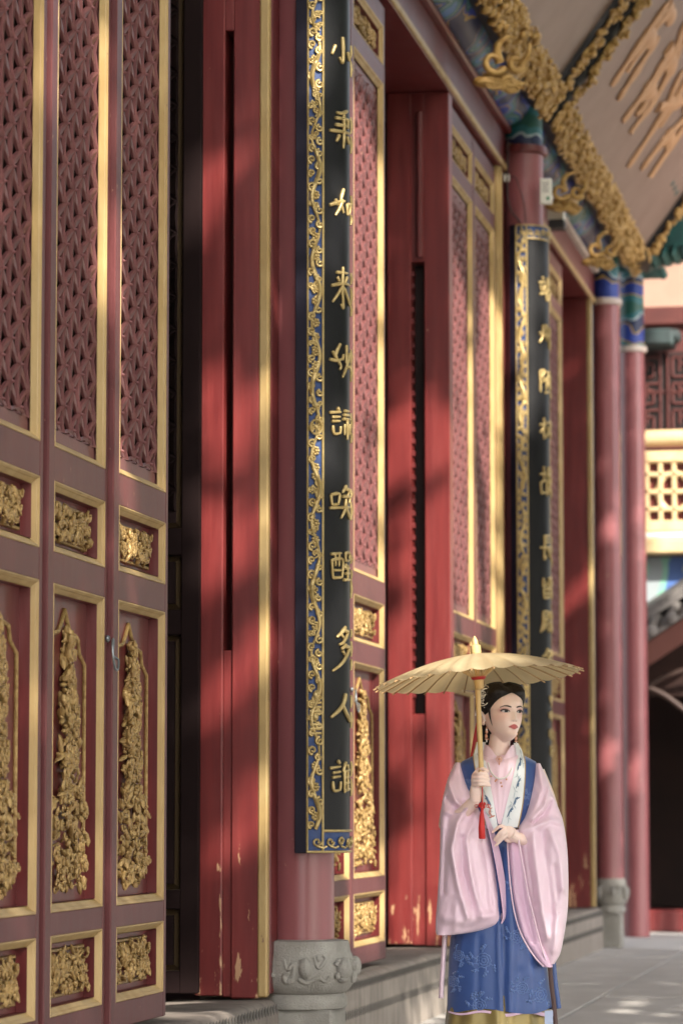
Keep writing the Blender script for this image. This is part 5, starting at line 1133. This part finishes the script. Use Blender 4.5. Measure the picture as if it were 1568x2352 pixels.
# ------------------------------------------------------------------ unseen courtyard trees, crowns shaped to throw chosen sun patches
PATCH = [(11.66,3.9,.12,.35),(11.67,3.4,.12,.3),(11.9,3.2,.15,.35),(11.92,2.7,.14,.25),(12.1,2.3,.14,.2),(12.1,2.05,.1,.12),(11.3,4.6,.25,.3),(10.9,3.9,.15,.3),(12.0,1.75,.1,.1),
 (14.3,3.05,.3,.16),(14.3,2.5,.25,.15),(14.3,1.95,.3,.18),(14.1,2.62,.15,.25),(14.05,4.3,.2,.25),(14.1,3.3,.15,.2),(14.3,1.2,.2,.15),
 (14.9,2.7,.14,.22),(15.0,3.6,.15,.28),(15.0,1.8,.12,.18),(14.85,4.5,.15,.25),
 (17.2,4.5,.8,.7),(17.3,3.4,.7,.8),(17.2,2.4,.8,.6),(17.0,1.4,.7,.6),(17.4,.75,.7,.35),(20.2,2.6,.5,1.1),(20.2,1.0,.5,.5),(19.9,3.9,.3,.3),
 (21,3.9,.55,1.0),(22.3,4.3,.5,.7),(21.4,2.8,.6,.6),(22.5,3.0,.25,.8),(23.1,4.7,.3,.45),(23.2,4.05,.25,.3),
 (24.9,3.3,.3,.4),(26.0,4.2,.3,.4),(25.6,2.2,.25,.3),(28.7,3.3,.5,.13),(29.3,3.6,.14,.12),(29.2,1.6,.2,.16),(31.9,1.5,.16,.2),
 (19.4,-.05,1.2,.14),(21.4,-1.15,1.3,.10),(20.3,-1.45,1.6,.09),(18.3,-.6,.4,.06),(33,-.1,.6,.12),(13.45,.58,.55,.34)]
rt = random.Random(21)
m_fol = M('tree_foliage', (.07, .10, .03), .55, col2=(.10, .13, .04), vs_=2)
t = m_fol.node_tree; tr = nd(t, 'ShaderNodeBsdfTranslucent'); tr.inputs[0].default_value = (.12, .14, .05, 1); mx = nd(t, 'ShaderNodeAddShader'); t.links.new(t.nodes['Principled BSDF'].outputs[0], mx.inputs[0]); t.links.new(tr.outputs[0], mx.inputs[1]); t.links.new(mx.outputs[0], t.nodes['Material Output'].inputs[0])
m_bark = M('tree_bark', (.10, .075, .055), .9, col2=(.06, .045, .035), vs_=8, st=(3, 3, .6), bump=.5, bs=30)
TY = [1.0, 7.0, 13.0, 19.0, 25.5]
crowns = [MB() for _ in TY]
tries = 0
NLEAF = 62000
for k in range(NLEAF):
    yv = rt.uniform(6.5, 33.0); zv = rt.uniform(-4.0, 6.6)
    if any(((yv-a)/c)**2+((zv-b)/d)**2 < 1.15 for a, b, c, d in PATCH): 
        if rt.random() < .985: continue  # skips leaves whose shadow would cover a chosen sun patch
    p = Vector((FX, yv, zv))+SUN*rt.uniform(9, 15.5)
    if p.x < 1.4: continue
    i = min(range(len(TY)), key=lambda j: abs(TY[j]-p.y+rt.uniform(-1.2, 1.2)))
    s = rt.uniform(.10, .17); u = Vector((rt.gauss(0, 1), rt.gauss(0, 1), rt.gauss(0, .7))).normalized(); v = u.cross(Vector((rt.gauss(0, 1), rt.gauss(0, 1), rt.gauss(0, 1)))).normalized()
    crowns[i].add([p-u*s, p-v*s*.55, p+u*s, p+v*s*.55], [(0, 1, 2, 3)])
for i, ty in enumerate(TY):
    kind = ['beside the camera', 'with the lowest fork', 'facing the nearest column', 'facing the open doorway', 'nearest the rear pavilion'][i]
    t = empty('courtyard_tree', (3.6, ty, 0), label='unseen leafy courtyard tree, crown shaped to dapple the hall, '+kind, cat='tree', group='courtyard trees opposite the hall')
    r = random.Random(50+i); q = MB(); h = 5.0+r.uniform(-.4, .6)
    q.tube(spline([(0,0,-.1),(r.uniform(-.1,.1),r.uniform(-.1,.1),1.6),(r.uniform(-.2,.2),r.uniform(-.2,.2),3.2),(r.uniform(-.3,.3),r.uniform(-.3,.3),h)], 5), [.26-.008*k for k in range(16)], 12)
    for k in range(8):
        z = r.uniform(2.6, h); a = r.uniform(0, 6.28); l = r.uniform(1.8, 3.2)
        q.tube(spline([(0, 0, z), (math.cos(a)*l*.4*.6, math.sin(a)*l*.5, z+l*.5), (math.cos(a)*l*.6, math.sin(a)*l, z+l*1.0)], 5), [.10-.008*j for j in range(11)], 7)
    q.build('trunk', m_bark, t, 60)
    c = crowns[i]; c.xf(lambda p: p-Vector((3.6, ty, 0))); c.build('crown', m_fol, t, smooth=0)
